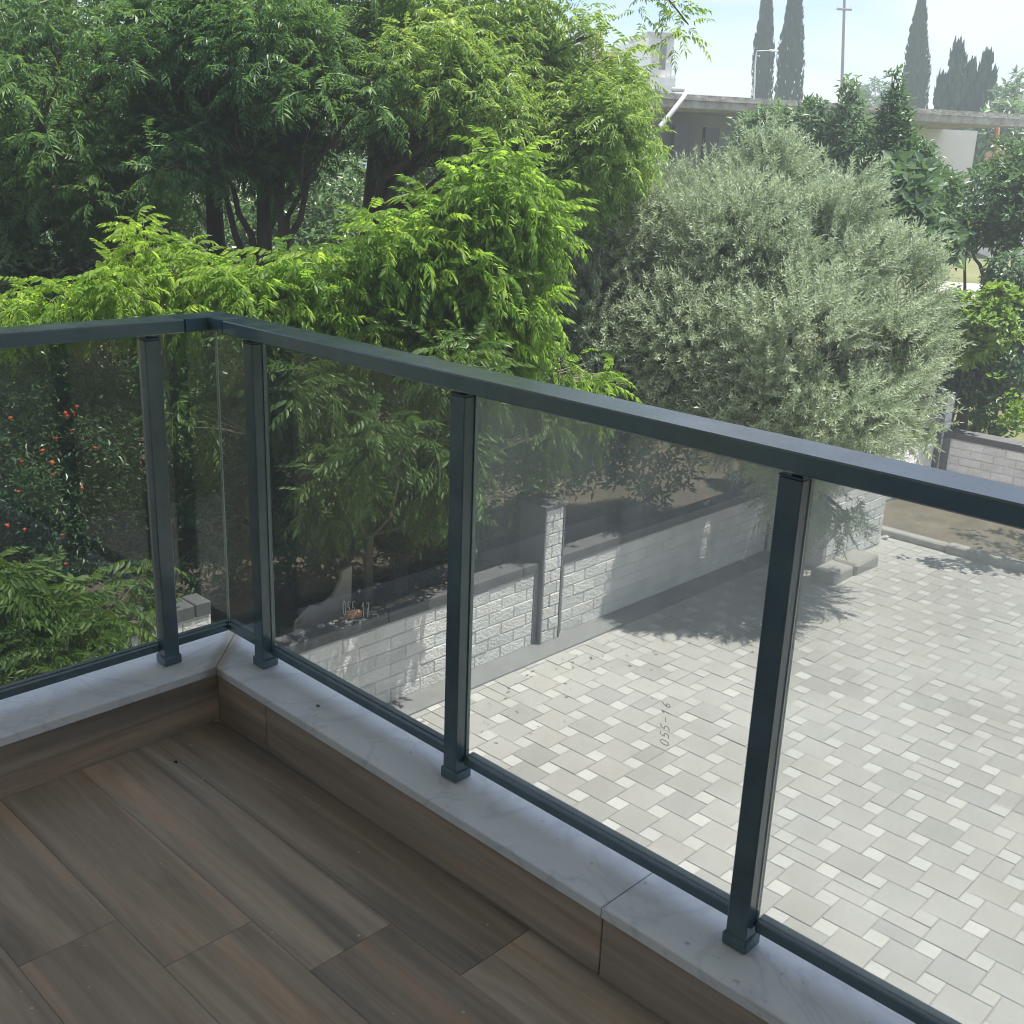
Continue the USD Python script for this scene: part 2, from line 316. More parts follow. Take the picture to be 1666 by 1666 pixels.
L_tall = leafmat('tall_tree_leaf', (0.050, 0.120, 0.052), (0.150, 0.250, 0.070), (0.15, 0.29, 0.05), (0.46, 0.60, 0.09), rough=0.42, trans=0.47, nscale=0.9, spec=0.4)
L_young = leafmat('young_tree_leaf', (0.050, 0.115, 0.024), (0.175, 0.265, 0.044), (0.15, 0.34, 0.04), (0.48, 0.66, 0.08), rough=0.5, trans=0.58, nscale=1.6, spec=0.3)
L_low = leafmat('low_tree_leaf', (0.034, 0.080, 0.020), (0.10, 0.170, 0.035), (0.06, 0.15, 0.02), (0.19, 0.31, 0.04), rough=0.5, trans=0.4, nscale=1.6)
L_olive = leafmat('olive_leaf', (0.140, 0.190, 0.115), (0.290, 0.350, 0.225), (0.22, 0.31, 0.14), (0.38, 0.47, 0.24), back=(0.42, 0.48, 0.40), rough=0.5, trans=0.34, nscale=1.2)
L_pom = leafmat('pomegranate_leaf', (0.028, 0.070, 0.030), (0.080, 0.145, 0.055), (0.05, 0.12, 0.02), (0.15, 0.25, 0.05), rough=0.35, trans=0.3)
L_laurel = leafmat('laurel_leaf', (0.085, 0.155, 0.080), (0.19, 0.28, 0.135), (0.14, 0.26, 0.08), (0.28, 0.42, 0.16), rough=0.4, trans=0.3)
L_dark = leafmat('dark_shrub_leaf', (0.040, 0.100, 0.048), (0.110, 0.190, 0.075), (0.08, 0.19, 0.05), (0.22, 0.35, 0.09), rough=0.4, trans=0.28)
L_fig = leafmat('fig_leaf', (0.070, 0.125, 0.070), (0.150, 0.225, 0.125), (0.08, 0.17, 0.05), (0.17, 0.28, 0.09), rough=0.5, trans=0.3)
L_bright = leafmat('mulberry_leaf', (0.085, 0.170, 0.030), (0.18, 0.29, 0.045), (0.15, 0.30, 0.03), (0.30, 0.45, 0.05), rough=0.45, trans=0.42)
L_cypress = leafmat('cypress_foliage', (0.024, 0.082, 0.052), (0.050, 0.130, 0.078), (0.03, 0.08, 0.03), (0.06, 0.12, 0.05), rough=0.6, trans=0.12, nscale=1.0)
L_flower = leafmat('pomegranate_flower', (0.62, 0.07, 0.025), (0.75, 0.14, 0.04), (0.6, 0.08, 0.03), (0.7, 0.14, 0.04), rough=0.5, trans=0.3)

G = -2.0187      # yard level; z = 0 is the top of the marble, the glass corner is at x = y = 0

# ================================================================ GROUND AND TERRAIN
def terrain_z(x, y):
    d = np.clip((y - 10.7) / 7.0, 0, 1)
    s = d * d * (3 - 2 * d)
    e = np.clip((-x - 9.0) / 10.0, 0, 1)
    e = e * e * (3 - 2 * e)
    far = np.clip((np.hypot(x, y) - 60) / 300, 0, 1)
    return G - 0.06 + 1.75 * np.maximum(s, 0.6 * e) * (1 - far)

def sheet(xs, ys, zf, amp=0.0, ns=1.0, seed=0):
    X, Y = np.meshgrid(xs, ys, indexing='ij')
    Z = zf(X, Y)
    if amp:
        Z = Z + amp * (meshkit.fbm(np.stack([X * ns, Y * ns, X * 0], -1), 4, seed) - 0.5)
    n, m = X.shape
    i, j = np.meshgrid(np.arange(n - 1), np.arange(m - 1), indexing='ij')
    a = i * m + j
    q = np.stack([a, a + m, a + m + 1, a + 1], -1).reshape(-1, 4)
    return np.stack([X, Y, Z], -1).reshape(-1, 3), np.vstack([q[:, [0, 1, 2]], q[:, [0, 2, 3]]])

gx = np.concatenate([np.linspace(-80, -55, 4), np.linspace(-50, 30, 81), np.linspace(35, 80, 6)])
gy = np.concatenate([np.linspace(-80, -55, 4), np.linspace(-50, 80, 131)])
part('ground', sheet(gx, gy, terrain_z), M_ground, smooth=True, kind='structure')
part('garden_soil', sheet(np.linspace(-13, -2.48, 70), np.linspace(-6, 10.3, 90), lambda x, y: np.full_like(x, -1.78), 0.30, 1.1, 3), M_gardensoil, smooth=True, kind='structure')
part('planting_bed', sheet(np.linspace(-2.30, 8, 60), np.linspace(8.40, 10.40, 20), lambda x, y: np.full_like(x, G + 0.035), 0.07, 1.6, 5), M_soil, smooth=True, kind='structure')
part('paving_joints', sheet(np.linspace(-2.16, 7, 3), np.linspace(0.12, 8.24, 3), lambda x, y: np.full_like(x, G - 0.0045)), M_joint, kind='structure')

# ---- courtyard paving: large slabs, half slabs and small white squares in a hopscotch pattern
A_ = 0.1
_th = math.radians(0.83)
_r = np.array([[math.cos(_th), -math.sin(_th)], [math.sin(_th), math.cos(_th)]])
PO = np.array([1.288333 * 0 + 0.0, 0.0])
_c0 = np.array([2.43788, -1.446592]); _k = (1.288333 - G) / (1.288333 + 4.0)
PO = _c0 + (np.array([-1.12345, 7.17974]) - _c0) * _k
paving = thing('courtyard_paving', 'pale grey paved courtyard floor with small white squares between large slabs', 'paving', (0, 0, G), kind='structure')
region = sbox(-2.185, 0.14, 6.5, 8.27)
pieces = {'paving_slab': [], 'half_slab': [], 'white_paver': []}
prng = np.random.default_rng(11)
def visible(c):
    v = np.array([c[0], c[1], G]) - CAM
    z = v @ CD
    return z > 0 and -60 < 833 + 1768 * (v @ CR) / z < 1726 and 700 < 833 - 1768 * (v @ CU) / z < 1726
for i in range(-60, 80):
    for j in range(-60, 60):
        o = np.array([2 * i + j, i - 2 * j], float)
        h = prng.random(4)
        w = PO + _r @ (o * A_)
        if not (-2.5 < w[0] < 6.4 and 0 < w[1] < 8.6):
            continue
        rects = [('white_paver', o[0] - 0.5, o[1] - 0.5, o[0] + 0.5, o[1] + 0.5)]
        if h[0] < 0.15:
            if h[1] < 0.5:
                rects += [('half_slab', o[0] + .5, o[1] - 1.5, o[0] + 2.5, o[1] - .5), ('half_slab', o[0] + .5, o[1] - .5, o[0] + 2.5, o[1] + .5)]
            else:
                rects += [('half_slab', o[0] + .5, o[1] - 1.5, o[0] + 1.5, o[1] + .5), ('half_slab', o[0] + 1.5, o[1] - 1.5, o[0] + 2.5, o[1] + .5)]
        else:
            rects += [('paving_slab', o[0] + .5, o[1] - 1.5, o[0] + 2.5, o[1] + .5)]
        for nm, x0, y0, x1, y1 in rects:
            g_ = 0.0022
            x0, y0, x1, y1 = x0 * A_ + g_, y0 * A_ + g_, x1 * A_ - g_, y1 * A_ - g_
            cs = [PO + _r @ np.array(c) for c in ((x0, y0), (x1, y0), (x1, y1), (x0, y1))]
            pg = Polygon(cs)
            dz = prng.normal(0, 0.0008)
            if region.contains(pg):
                m = cbox(x0, x1, y0, y1, -0.02, dz, 0.0020, 0.0006, prng)
                v = np.array(m.vertices)
                v[:, :2] = PO + v[:, :2] @ _r.T
                v[:, 2] += G + prng.normal(0, 0.004) * (v[:, 0] - v[:, 0].mean()) + prng.normal(0, 0.004) * (v[:, 1] - v[:, 1].mean())
                m = (v, np.asarray(m.faces))
            else:
                cut = pg.intersection(region)
                if cut.is_empty or cut.area < 0.0006 or cut.geom_type != 'Polygon':
                    continue
                m = prism(cut, G - 0.02, G + dz)
                m = (np.asarray(m.vertices), np.asarray(m.faces))
            c = m[0].mean(0)
            pieces[nm].append((np.linalg.norm(c - CAM) + (0 if visible(c) else 100), m))
def join(ms):
    vs, fs, n = [], [], 0
    for v, f in ms:
        vs.append(v); fs.append(f + n); n += len(v)
    return np.vstack(vs), np.vstack(fs)
for nm, ls in pieces.items():
    ls.sort(key=lambda t: t[0])
    mm = M_paver_white if nm == 'white_paver' else M_paver
    for dist, m in ls[:300]:
        part(nm, m, mm, paving)
    if len(ls) > 300:
        part(nm + 's', join([m for _, m in ls[300:]]), mm, paving, kind='stuff')

# cement strip along the boundary wall, kerb along the planting bed
strip_pts = [(-2.36, G + 0.028), (-2.17, G + 0.012), (-2.165, G - 0.05), (-2.36, G - 0.05)]
def profile_y(pts, y0, y1):
    pg = Polygon(pts)
    m = trimesh.creation.extrude_polygon(pg, y1 - y0, engine='earcut')
    v = np.array(m.vertices)
    return trimesh.Trimesh(np.stack([v[:, 0], y0 + v[:, 2], v[:, 1]], 1), m.faces[:, ::-1], process=False)
part('cement_strip', profile_y(strip_pts, 1.0, 8.2), M_strip, kind='structure')
kerb = thing('kerb', 'low concrete kerb stones between the paving and the dry planting bed', 'kerb', (-2, 8.3, G))
kx = -2.15
krng = np.random.default_rng(3)
for L in (0.9, 0.72, 0.78, 0.8, 0.8, 0.8, 0.8):
    part('kerb_stone', cbox(kx, kx + L - 0.012, 8.275 + krng.normal(0, .004), 8.395, G - 0.05, G + 0.075 + krng.normal(0, .004), 0.012, 0.002, krng), M_concrete, kerb)
    kx += L

# ================================================================ WHITE BLOCK BOUNDARY WALL
brng = np.random.default_rng(21)
def brick_courses(parent, face, u0, u1, z0, z1, n, length, axis='x', sign=1, depth=0.03, proud=0.0032):
    """Courses of split-face blocks. axis 'x': face plane x = face, running along y; axis 'y': plane y = face, running along x. sign: outward direction."""
    ch = (z1 - z0) / n
    for k in range(n):
        a = z0 + k * ch; b = a + ch
        u = u0 - (length / 2 if k % 2 else 0)
        while u < u1 - 1e-6:
            s, e = max(u, u0), min(u + length, u1)
            if e - s > 0.02:
                pr = proud + brng.normal(0, 0.0015)
                lo, hi = (face - depth * sign, face + pr * sign)
                lo, hi = min(lo, hi), max(lo, hi)
                g_ = 0.0024
                if axis == 'x':
                    m = cbox(lo, hi, s + g_, e - g_, a + g_, b - g_, 0.005, 0.0018, brng)
                else:
                    m = cbox(s + g_, e - g_, lo, hi, a + g_, b - g_, 0.005, 0.0018, brng)
                part('block', m, M_whitebrick, parent)
            u += length

WX, WT, WC = -2.355, -1.445, 0.0945
W0 = G + 0.022
def wall_run(label, y0, y1, top, n, left_trim=False, right_trim=False, copz=0.075):
    t = thing('block_wall', label, 'wall', (WX, y0, G))
    part('wall_core', box(WX - 0.12, WX - 0.004, y0, y1, G - 0.1, top), M_mortar, t)
    ys, ye = y0 + (0.045 if left_trim else 0), y1 - (0.045 if right_trim else 0)
    brick_courses(t, WX, ys, ye, W0, top - 0.008, n, 0.245)
    if left_trim:
        part('edge_trim', cbox(WX - 0.02, WX + 0.004, y0, ys - 0.003, W0, top, 0.002), M_greypaint, t)
    if right_trim:
        part('edge_trim', cbox(WX - 0.02, WX + 0.004, ye + 0.003, y1, W0, top, 0.002), M_greypaint, t)
    yy = y0
    while yy < y1 - 0.01:
        e = min(yy + 1.2, y1)
        part('coping', cbox(WX - 0.135, WX + 0.012, yy + 0.002, e - 0.002, top, top + copz + brng.normal(0, .0015), 0.005), M_coping, t)
        yy = e
    return t
wall_a = wall_run('low white block wall with dark coping left of the brick pillar, under the young tree', 1.30, 3.865, WT, 6, right_trim=True)
wall_b = wall_run('long low white block wall with dark coping running right from the pillar to the olive tree', 4.085, 6.92, WT, 6, left_trim=True)
wall_c = wall_run('short stretch of white block wall beyond the olive tree by the planting bed', 8.05, 10.36, WT, 6)
wall_d = wall_run('raised end of the white block wall seen through the left glass pane', -1.2, 1.296, -1.04, 10)

def pillar(label, x0, x1, y0, y1, top, faces, capz=0.03, n=11):
    t = thing('block_pillar', label, 'pillar', ((x0 + x1) / 2, (y0 + y1) / 2, G), group=None)
    part('pillar_core', box(x0, x1 - 0.008, y0 + 0.008, y1 - 0.006, G - 0.1, top), M_greypaint, t)
    ch = (top - W0) / n
    if 'x' in faces:
        tr = 0.014
        for yy in (y0, y1 - tr):
            part('edge_trim', cbox(x1 - 0.02, x1 + 0.002, yy, yy + tr, W0, top, 0.002), M_greypaint, t)
        brick_courses(t, x1 - 0.004, y0 + tr + .002, y1 - tr - .002, W0, top - 0.004, n, 0.14)
    part('pillar_cap', cbox(x0 - 0.012, x1 + 0.012, y0 - 0.012, y1 + 0.012, top, top + capz, 0.005), M_coping, t)
    return t
pillar('white block pillar with grey side standing in the low wall under the young tree', -2.56, -2.318, 3.87, 4.08, -0.985, 'x')
pillar('white block corner pillar where the boundary wall meets the far wall', -2.52, -2.30, 10.38, 10.60, -1.00, 'x', n=11)

pier = thing('gate_pier', 'white block pier in the shade of the olive tree with stone step in front', 'pier', (-2.0, 7.5, G))
part('pier_core', box(-2.34, -1.776, 6.94, 8.02, G - .1, -1.25), M_mortar, pier)
brick_courses(pier, -1.77, 6.95, 8.01, W0, -1.25, 8, 0.245)
brick_courses(pier, 6.934, -2.33, -1.776, W0, -1.25, 8, 0.245, axis='y', sign=-1)
part('coping', cbox(-2.36, -1.74, 6.90, 8.04, -1.25, -1.19, 0.006), M_coping, pier)
step = thing('stone_step', 'rough concrete step blocks on the paving at the foot of the shaded pier', 'step', (-1.55, 7.0, G))
srng = np.random.default_rng(8)
for y0, y1 in ((6.66, 7.02), (7.03, 7.44)):
    part('step_block', cbox(-1.74, -1.50 + srng.normal(0, .01), y0, y1, G - 0.02, G + 0.10 + srng.normal(0, .005), 0.015, 0.006, srng), M_concrete, step)

farwall = thing('block_wall', 'shaded pale block wall with dark coping at the far end of the yard', 'wall', (-2.3, 10.45, G))
part('wall_core', box(-2.29, 6.0, 10.456, 10.57, G - 0.1, WT), M_mortar, farwall)
brick_courses(farwall, 10.45, -2.22, 2.2, W0, WT - 0.008, 6, 0.245, axis='y', sign=-1, proud=0.0025)
part('edge_trim', cbox(-2.295, -2.224, 10.43, 10.47, W0, WT, 0.003), M_greypaint, farwall)
for k in range(6):
    part('coping', cbox(-2.29 + k * 1.2, -2.29 + k * 1.2 + 1.196, 10.43, 10.66, WT, WT + 0.075, 0.005), M_coping, farwall)

# rubble behind the wall: a broken board, half brick, stones
bb = Polygon([(0, 0), (0.02, .10), (.10, .15), (.14, .17), (.20, .155), (.30, .19), (.36, .27), (.38, .33), (.45, .345), (.43, .12), (.40, 0.02)])
m = trimesh.creation.extrude_polygon(bb, 0.025, engine='earcut')
v = np.array(m.vertices)
part('broken_board', (np.stack([-2.62 - v[:, 2] - 0.06 * v[:, 1], 2.0 + v[:, 0], -1.50 + v[:, 1] * 1.05], 1), np.asarray(m.faces)), M_brokenslab, label='jagged piece of grey board leaning behind the wall coping', cat='board')
rr = np.random.default_rng(5)
def stone(c, s, rng):
    k = trimesh.creation.icosphere(1, 1.0)
    v = np.array(k.vertices) * (1 + rng.uniform(-.25, .25, (len(k.vertices), 1))) * np.array(s)
    return trimesh.Trimesh(v + np.array(c), k.faces, process=False)
part('brick_piece', cbox(-2.47, -2.41, 2.25, 2.35, -1.37, -1.335, 0.008, 0.006, rr), M_brickred, label='broken orange brick lying on the coping beside the leaning board', cat='brick')
for i, (y, x, s) in enumerate(((1.90, -2.43, .032), (2.06, -2.43, .022), (2.12, -2.42, .018))):
    lb = ['pale stone at the left end of the rubble on the coping', 'grey stone below the leaning board, left of the brick piece', 'small stone nearest the orange brick piece'][i]
    part('rubble_stone', stone((x, y, -1.37 + s * .45), (s, s * 1.2, s * .6), rr), M_concrete, label=lb, cat='stone')
part('litter', [stone((-2.43 + rr.normal(0, .02), 2.15 + rr.uniform(0, 1.0), -1.365), (.012, .018, .004), rr) for _ in range(60)], M_dryleaf, kind='stuff', label='dry leaf litter on the dark coping under the young tree', cat='leaf litter')
part('white_stone', stone((-1.80, 8.20, G + .02), (.028, .028, .022), rr), M_fleck, label='small white stone on the paving beside the kerb', cat='stone')
lt = []
for _ in range(150):
    yy = rr.uniform(2.2, 7.8); xx = -2.1 + abs(rr.normal(0, .35)); a_ = rr.uniform(0, 6.28); l_ = rr.uniform(.008, .022)
    dx, dy = math.cos(a_) * l_, math.sin(a_) * l_
    lt.append(trimesh.Trimesh([(xx - dx, yy - dy, G + .003), (xx - dy * .3, yy + dx * .3, G + .008), (xx + dx, yy + dy, G + .004), (xx + dy * .3, yy - dx * .3, G + .004)], [(0, 2, 1), (0, 3, 2)], process=False))
part('fallen_leaves', lt, M_dryleaf, kind='stuff', label='thin scatter of fallen leaves on the paving along the white wall', cat='leaves')

# ================================================================ BALCONY
# -- curb: marble slabs on a low parapet faced with wood-look skirting tiles
FZ = -0.1585
curb = thing('balcony_curb', 'low balcony curb topped with white marble and faced with brown wood-look tiles', 'curb', (0, 0, FZ))
MI, MO = 0.105, 0.085
def coping_poly(p):
    return prism(Polygon(p), -0.022, 0.0)
def slab(poly):
    q = Polygon(poly)
    a = prism(q, -0.022, -0.002)
    top = q.buffer(-0.002, join_style=2)
    # bevelled top: loft between the full outline and the inset outline
    o = np.array(q.exterior.coords)[:-1]; t = np.array(top.exterior.coords)[:-1]
    if len(o) == len(t):
        if not q.exterior.is_ccw: o = o[::-1]
        if not top.exterior.is_ccw: t = t[::-1]
        s = int(np.argmin(np.linalg.norm(t - o[0], axis=1))); t = np.roll(t, -s, axis=0)
        n = len(o)
        v = np.vstack([np.c_[o, np.full(n, -0.022)], np.c_[o, np.full(n, -0.002)], np.c_[t, np.zeros(n)]])
        f = []
        for k in range(n):
            l = (k + 1) % n
            f += [(k, l, n + l), (k, n + l, n + k), (n + k, n + l, 2 * n + l), (n + k, 2 * n + l, 2 * n + k)]
        for k in range(1, n - 1):
            f += [(2 * n, 2 * n + k, 2 * n + k + 1), (0, k + 1, k)]
        return np.array(v), np.array(f)
    m = prism(q, -0.022, 0)
    return np.asarray(m.vertices), np.asarray(m.faces)
g1 = 0.0012
part('marble_slab', slab([(MI + g1, -MI), (-MO + g1, MO), (1.422 - g1, MO), (1.422 - g1, -MI)]), M_marble, curb)
part('marble_slab', slab([(1.422 + g1, -MI), (1.422 + g1, MO), (3.3, MO), (3.3, -MI)]), M_marble, curb)
part('marble_slab', slab([(-MO, MO - g1), (MI, -MI - g1), (MI, -2.6), (-MO, -2.6)]), M_marble, curb)
part('mitre_grout', prism(Polygon([(MI - .001, -MI + .001), (-MO, MO), (-MO - .0, MO - .0016), (MI - .0016, -MI)]).buffer(0.0003), -0.021, -0.0012), M_strip, curb)
part('parapet_core', [box(-0.10, 3.3, -0.085, 0.10, -0.42, -0.0225), box(-0.10, 0.085, -2.6, -0.0851, -0.42, -0.0226)], M_render, curb)
SK = 0.0955
for x0, x1 in ((SK + .001, 0.318), (0.3205, 1.418), (1.4205, 2.6), (2.6025, 3.3)):
    part('skirting_tile', cbox(x0, x1, -SK, -0.0855, FZ - .004, -0.0225, 0.0012), M_plank_x, curb)
for y1, y0 in ((-SK - .0005, -0.72), (-0.7225, -1.9), (-1.9025, -2.6)):
    part('skirting_tile', cbox(0.0855, SK, y0, y1, FZ - .004, -0.0225, 0.0012), M_plank_y, curb)
part('corner_joint', box(SK - .0015, SK + .0012, -SK - .0012, -SK + .0015, FZ, -0.024), M_strip, curb)

# -- floor planks
floor = thing('balcony_floor', 'brown wood-look plank tile floor of the balcony', 'floor', (1, -1, FZ), kind='structure')
part('screed', box(-0.10, 3.3, -2.9, -0.0855, FZ - 0.16, FZ - 0.0012), M_grout, floor)
rows = [(-0.0965, -0.285, 1.243), (-0.285, -0.482, 1.043), (-0.482, -0.672, 0.851), (-0.672, -0.865, 0.669), (-0.865, -1.058, 0.475), (-1.058, -1.25, 1.24), (-1.25, -1.442, 1.04), (-1.442, -1.635, .85), (-1.635, -1.83, .66), (-1.83, -2.03, .47)]
frng = np.random.default_rng(13)
for y1, y0, j in rows:
    cuts = [SK + .001, j, j + 1.15, 3.3] if j - 1.15 < SK else [SK + .001, j - 1.15, j, j + 1.15, 3.3]
    for a, b in zip(cuts[:-1], cuts[1:]):
        if b - a > 0.02:
            part('plank_tile', cbox(a + .0004, b - .0004, y0 + .0004, y1 - .0004, FZ - 0.009, FZ + frng.normal(0, .0001), 0.0004), M_plank_x, floor)
fl = []
for _ in range(80):
    x, y = frng.uniform(.15, 1.9), frng.uniform(-1.15, -.12)
    s = frng.uniform(.0012, .0030)
    fl.append(stone((x, y, FZ + .0008), (s, s * frng.uniform(.6, 1.2), .0009), frng))
part('paint_flecks', fl, M_fleck, kind='stuff', label='tiny white paint flecks scattered over the brown floor', cat='flecks')
def leaf_scrap(c, L, W, yaw, mtl, name, label, cat):
    t = np.linspace(0, 1, 6)
    w = W * np.sin(np.pi * np.clip(t, .04, .97)) * np.array([.6, 1, .75, 1.1, .8, .5])
    z = 0.004 + 0.006 * np.sin(t * 7) ** 2
    a, b = np.cos(yaw), np.sin(yaw)
    v = []
    for s in (-1, 0, 1):
        x, y = (t - .5) * L, s * w / 2
        v.append(np.stack([c[0] + a * x - b * y, c[1] + b * x + a * y, c[2] + z + (0.004 * abs(s))], 1))
    v = np.vstack(v); n = 6; f = []
    for s in range(2):
        for k in range(n - 1):
            p = s * n + k
            f += [(p, p + n, p + n + 1), (p, p + n + 1, p + 1)]
    return part(name, (v, np.array(f)), mtl, label=label, cat=cat)
leaf_scrap((0.118, -0.118, FZ), .032, .016, 0.5, M_dryleaf, 'dry_leaf', 'curled dry leaf scrap lying in the floor corner under the marble', 'leaf')
part('dirt_crumb', stone((0.22, -0.295, FZ + .003), (.005, .004, .003), frng), M_rubber, label='black dirt crumb on the floor near the left skirting', cat='crumb')
part('dirt_crumb', stone((0.335, -.985, FZ + .003), (.005, .004, .003), frng), M_rubber, label='black dirt crumb on the floor at the left edge', cat='crumb')
part('dirt_crumb', stone((0.458, -.035, .002), (.006, .004, .002), frng), M_pole, label='brown crumb on the marble between the first and second right posts', cat='crumb')
part('dry_twig', tube([(1.93, -.062, .002), (1.945, -.058, .003), (1.955, -.059, .002)], .0012, 5), M_pole, label='tiny dark twig on the marble near the picture bottom', cat='twig')

# -- railing: one assembly
H, RT, RW = 0.900, 0.033, 0.0435
rail = thing('balcony_railing', 'anthracite metal balcony railing with smoked glass panels around the corner', 'railing', (0, 0, 0))
def bar_profile(w, h, r=0.003):
    return sbox(-w, 0, w, h).buffer(-r).buffer(r, quad_segs=3)
CJ = 0.105
part('handrail', cbox(CJ + .0012, 3.3, -RW, RW, H - RT, H, 0.0028), M_metal, rail)
part('handrail', cbox(-RW, RW, -2.6, -CJ - .0012, H - RT, H, 0.0028), M_metal, rail)
cp = Polygon([(-RW, RW), (CJ - .0008, RW), (CJ - .0008, -RW), (RW, -RW), (RW, -CJ + .0008), (-RW, -CJ + .0008)])
part('corner_joint_piece', prism(cp.buffer(-.0015, join_style=2), H - RT + .001, H - .0005), M_metal, rail)
part('corner_joint_piece_screw', trimesh.creation.cylinder(.0035, .002, sections=10, transform=trimesh.transformations.translation_matrix((.075, -.005, H))), M_rubber, rail) if False else None
PT = 0.853
def post(x, y, pane_axis):
    p = part('post', cbox(x - .0205, x + .0205, y - .0205, y + .0205, 0.003, PT, 0.0022), M_metal, rail)
    part('base_shoe', cbox(x - .0245, x + .0245, y - .0245, y + .0245, 0.0005, 0.0255, 0.003), M_metal, p)
    part('post_cap', cbox(x - .0212, x + .0212, y - .0212, y + .0212, PT + .0002, PT + .004, 0.0012), M_metal, p)
    part('top_pin', trimesh.creation.cylinder(.009, H - RT - PT - .003, sections=16, transform=trimesh.transformations.translation_matrix((x, y, (H - RT + PT + .0045) / 2))), M_metal, p, smooth=30)
    return p
PX_ = [0.178, 0.917, 1.651, 2.386, 3.12]
PYs = [-0.18, -0.915, -1.65, -2.38]
for x in PX_: post(x, 0.0, 'x')
for y in PYs: post(0.0, y, 'y')
GY, GB = 0.010, 0.042
spans = [(-GY - .002, PX_[0] - .0225, 0)] + [(PX_[i] + .0235, PX_[i + 1] - .0225, min(i, 2)) for i in range(4)]
panes_x = []
for a, b, d in spans:
    panes_x.append(part('glass_panel', box(a, b, GY - .003, GY + .003, GB, H - RT - .002), M_glass[d], rail))
    if a > 0:
        part('glass_edge_line', box(a - .0006, a - .0001, GY - .003, GY + .003, GB, H - RT - .003), M_glass_edge, panes_x[-1])
    part('bottom_bar', cbox(max(a, .0) - .002 if a > 0 else -.018, b + .002, .0095 + .0045, .0315, 0.037, 0.059, .0018), M_metal, rail)
    part('glazing_bead', cbox(max(a, -.004), b + .001, .0005, .0132, 0.0375, 0.0575, .0015), M_metal, rail)
yspans = [(-PYs[0] - .0225, -GY + .0, 0)] + [(-PYs[i + 1] - .0225, -PYs[i] + .0235, 0) for i in range(3)]
for k, (b, a, d) in enumerate(yspans):
    gp = part('glass_panel', box(-GY - .003, -GY + .003, -b, -a if k else GY - .0035, GB, H - RT - .002), M_glass[0], rail)
    if k == 0:
        part('glass_edge_line', box(-GY - .0045, -GY - .0032, GY - .0032, GY + .0035, GB, H - RT - .003), M_glass_edge, gp)
    part('bottom_bar', cbox(-.0315, -.014, -b - .002, (-a + .002) if k else .0132, 0.037, 0.059, .0018), M_metal, rail)
    part('glazing_bead', cbox(-.0132, -.0005, -b - .001, -a + .001 if k else -.0005, 0.0375, 0.0575, .0015), M_metal, rail)

# hand-written marks on the glass
GLY = {'0': [[(.5, 1), (.2, .85), (.1, .5), (.25, .1), (.5, 0), (.75, .15), (.85, .5), (.75, .85), (.5, 1)]],
       '5': [[(.85, 1), (.3, .98), (.22, .55), (.6, .6), (.8, .35), (.6, .05), (.15, .05)]],
       '-': [[(.15, .45), (.85, .5)]], '1': [[(.2, .7), (.55, 1), (.5, 0)]],
       '6': [[(.75, 1), (.35, .75), (.18, .3), (.4, .02), (.72, .15), (.7, .42), (.4, .48), (.2, .3)]],
       '7': [[(.15, .95), (.85, 1), (.5, .45), (.4, 0)], [(.3, .5), (.75, .55)]]}
def handwriting(text, o, du, dv, h, w, rad, y, mtl, parent, label, extra=()):
    ms, u = [], 0.0
    for c in text:
        for s in GLY[c]:
            p = np.array(s)
            t = np.linspace(0, len(p) - 1, 3 * len(p))
            q = np.stack([np.interp(t, range(len(p)), p[:, 0]) * w * .8 + u, np.interp(t, range(len(p)), p[:, 1]) * h], 1)
            P = np.array([[o[0], y, o[1]]]) + q[:, :1] * np.array([[du[0], 0, du[1]]]) + q[:, 1:] * np.array([[dv[0], 0, dv[1]]])
            ms.append(tube(P, rad, 5))
        u += w
    for a, b in extra:
        P = [np.array([o[0] + t[0] * du[0] + t[1] * dv[0], y, o[1] + t[0] * du[1] + t[1] * dv[1]]) for t in (a, b)]
        ms.append(tube(P, rad, 5))
    return part('handwritten_number', ms, mtl, parent, label=label)
handwriting('055-16', (1.4605, .3035), (-.05, 1.0), (-1.0, .0), .019, .0148, .00055, GY - .0036, M_ink_dark, panes_x[2], 'dark handwritten 055-16 running upwards on the glass')
handwriting('055-17', (0.507, .248), (.965, .26), (-.04, 1.0), .036, .0185, .00075, GY - .0038, M_ink_white, panes_x[1], 'white handwritten 055-17 on the glass', extra=[((.03, -.012), (.10, -.006)), ((.115, .008), (.135, .010)), ((.135, .010), (.14, 0.0))])

# -- the house around the balcony (above and behind the viewer)
house = thing('house_shell', 'rendered house that the balcony belongs to', 'house', (2, -3, 0), kind='structure')
part('ceiling_slab', box(-0.95, 6.5, -6.0, 0.80, 2.52, 2.72), M_white, house)
part('back_wall', box(-0.10, 6.5, -3.2, -2.95, FZ - .2, 2.515), M_white, house)
part('lower_wall', box(0.02, 6.5, -6.0, 0.06, G - .1, -0.425), M_render, house)
part('side_wall', box(5.4, 5.6, -2.94, -0.15, FZ - .2, 2.515), M_render, house)
part('balcony_slab', box(-0.09, 6.5, -2.94, 0.09, -0.419, FZ - .165), M_render, house)

# ================================================================ VEGETATION
def rotz(a):
    c, s = np.cos(a), np.sin(a); o, z = np.ones_like(a), np.zeros_like(a)
    return np.stack([np.stack([c, -s, z], -1), np.stack([s, c, z], -1), np.stack([z, z, o], -1)], -2)

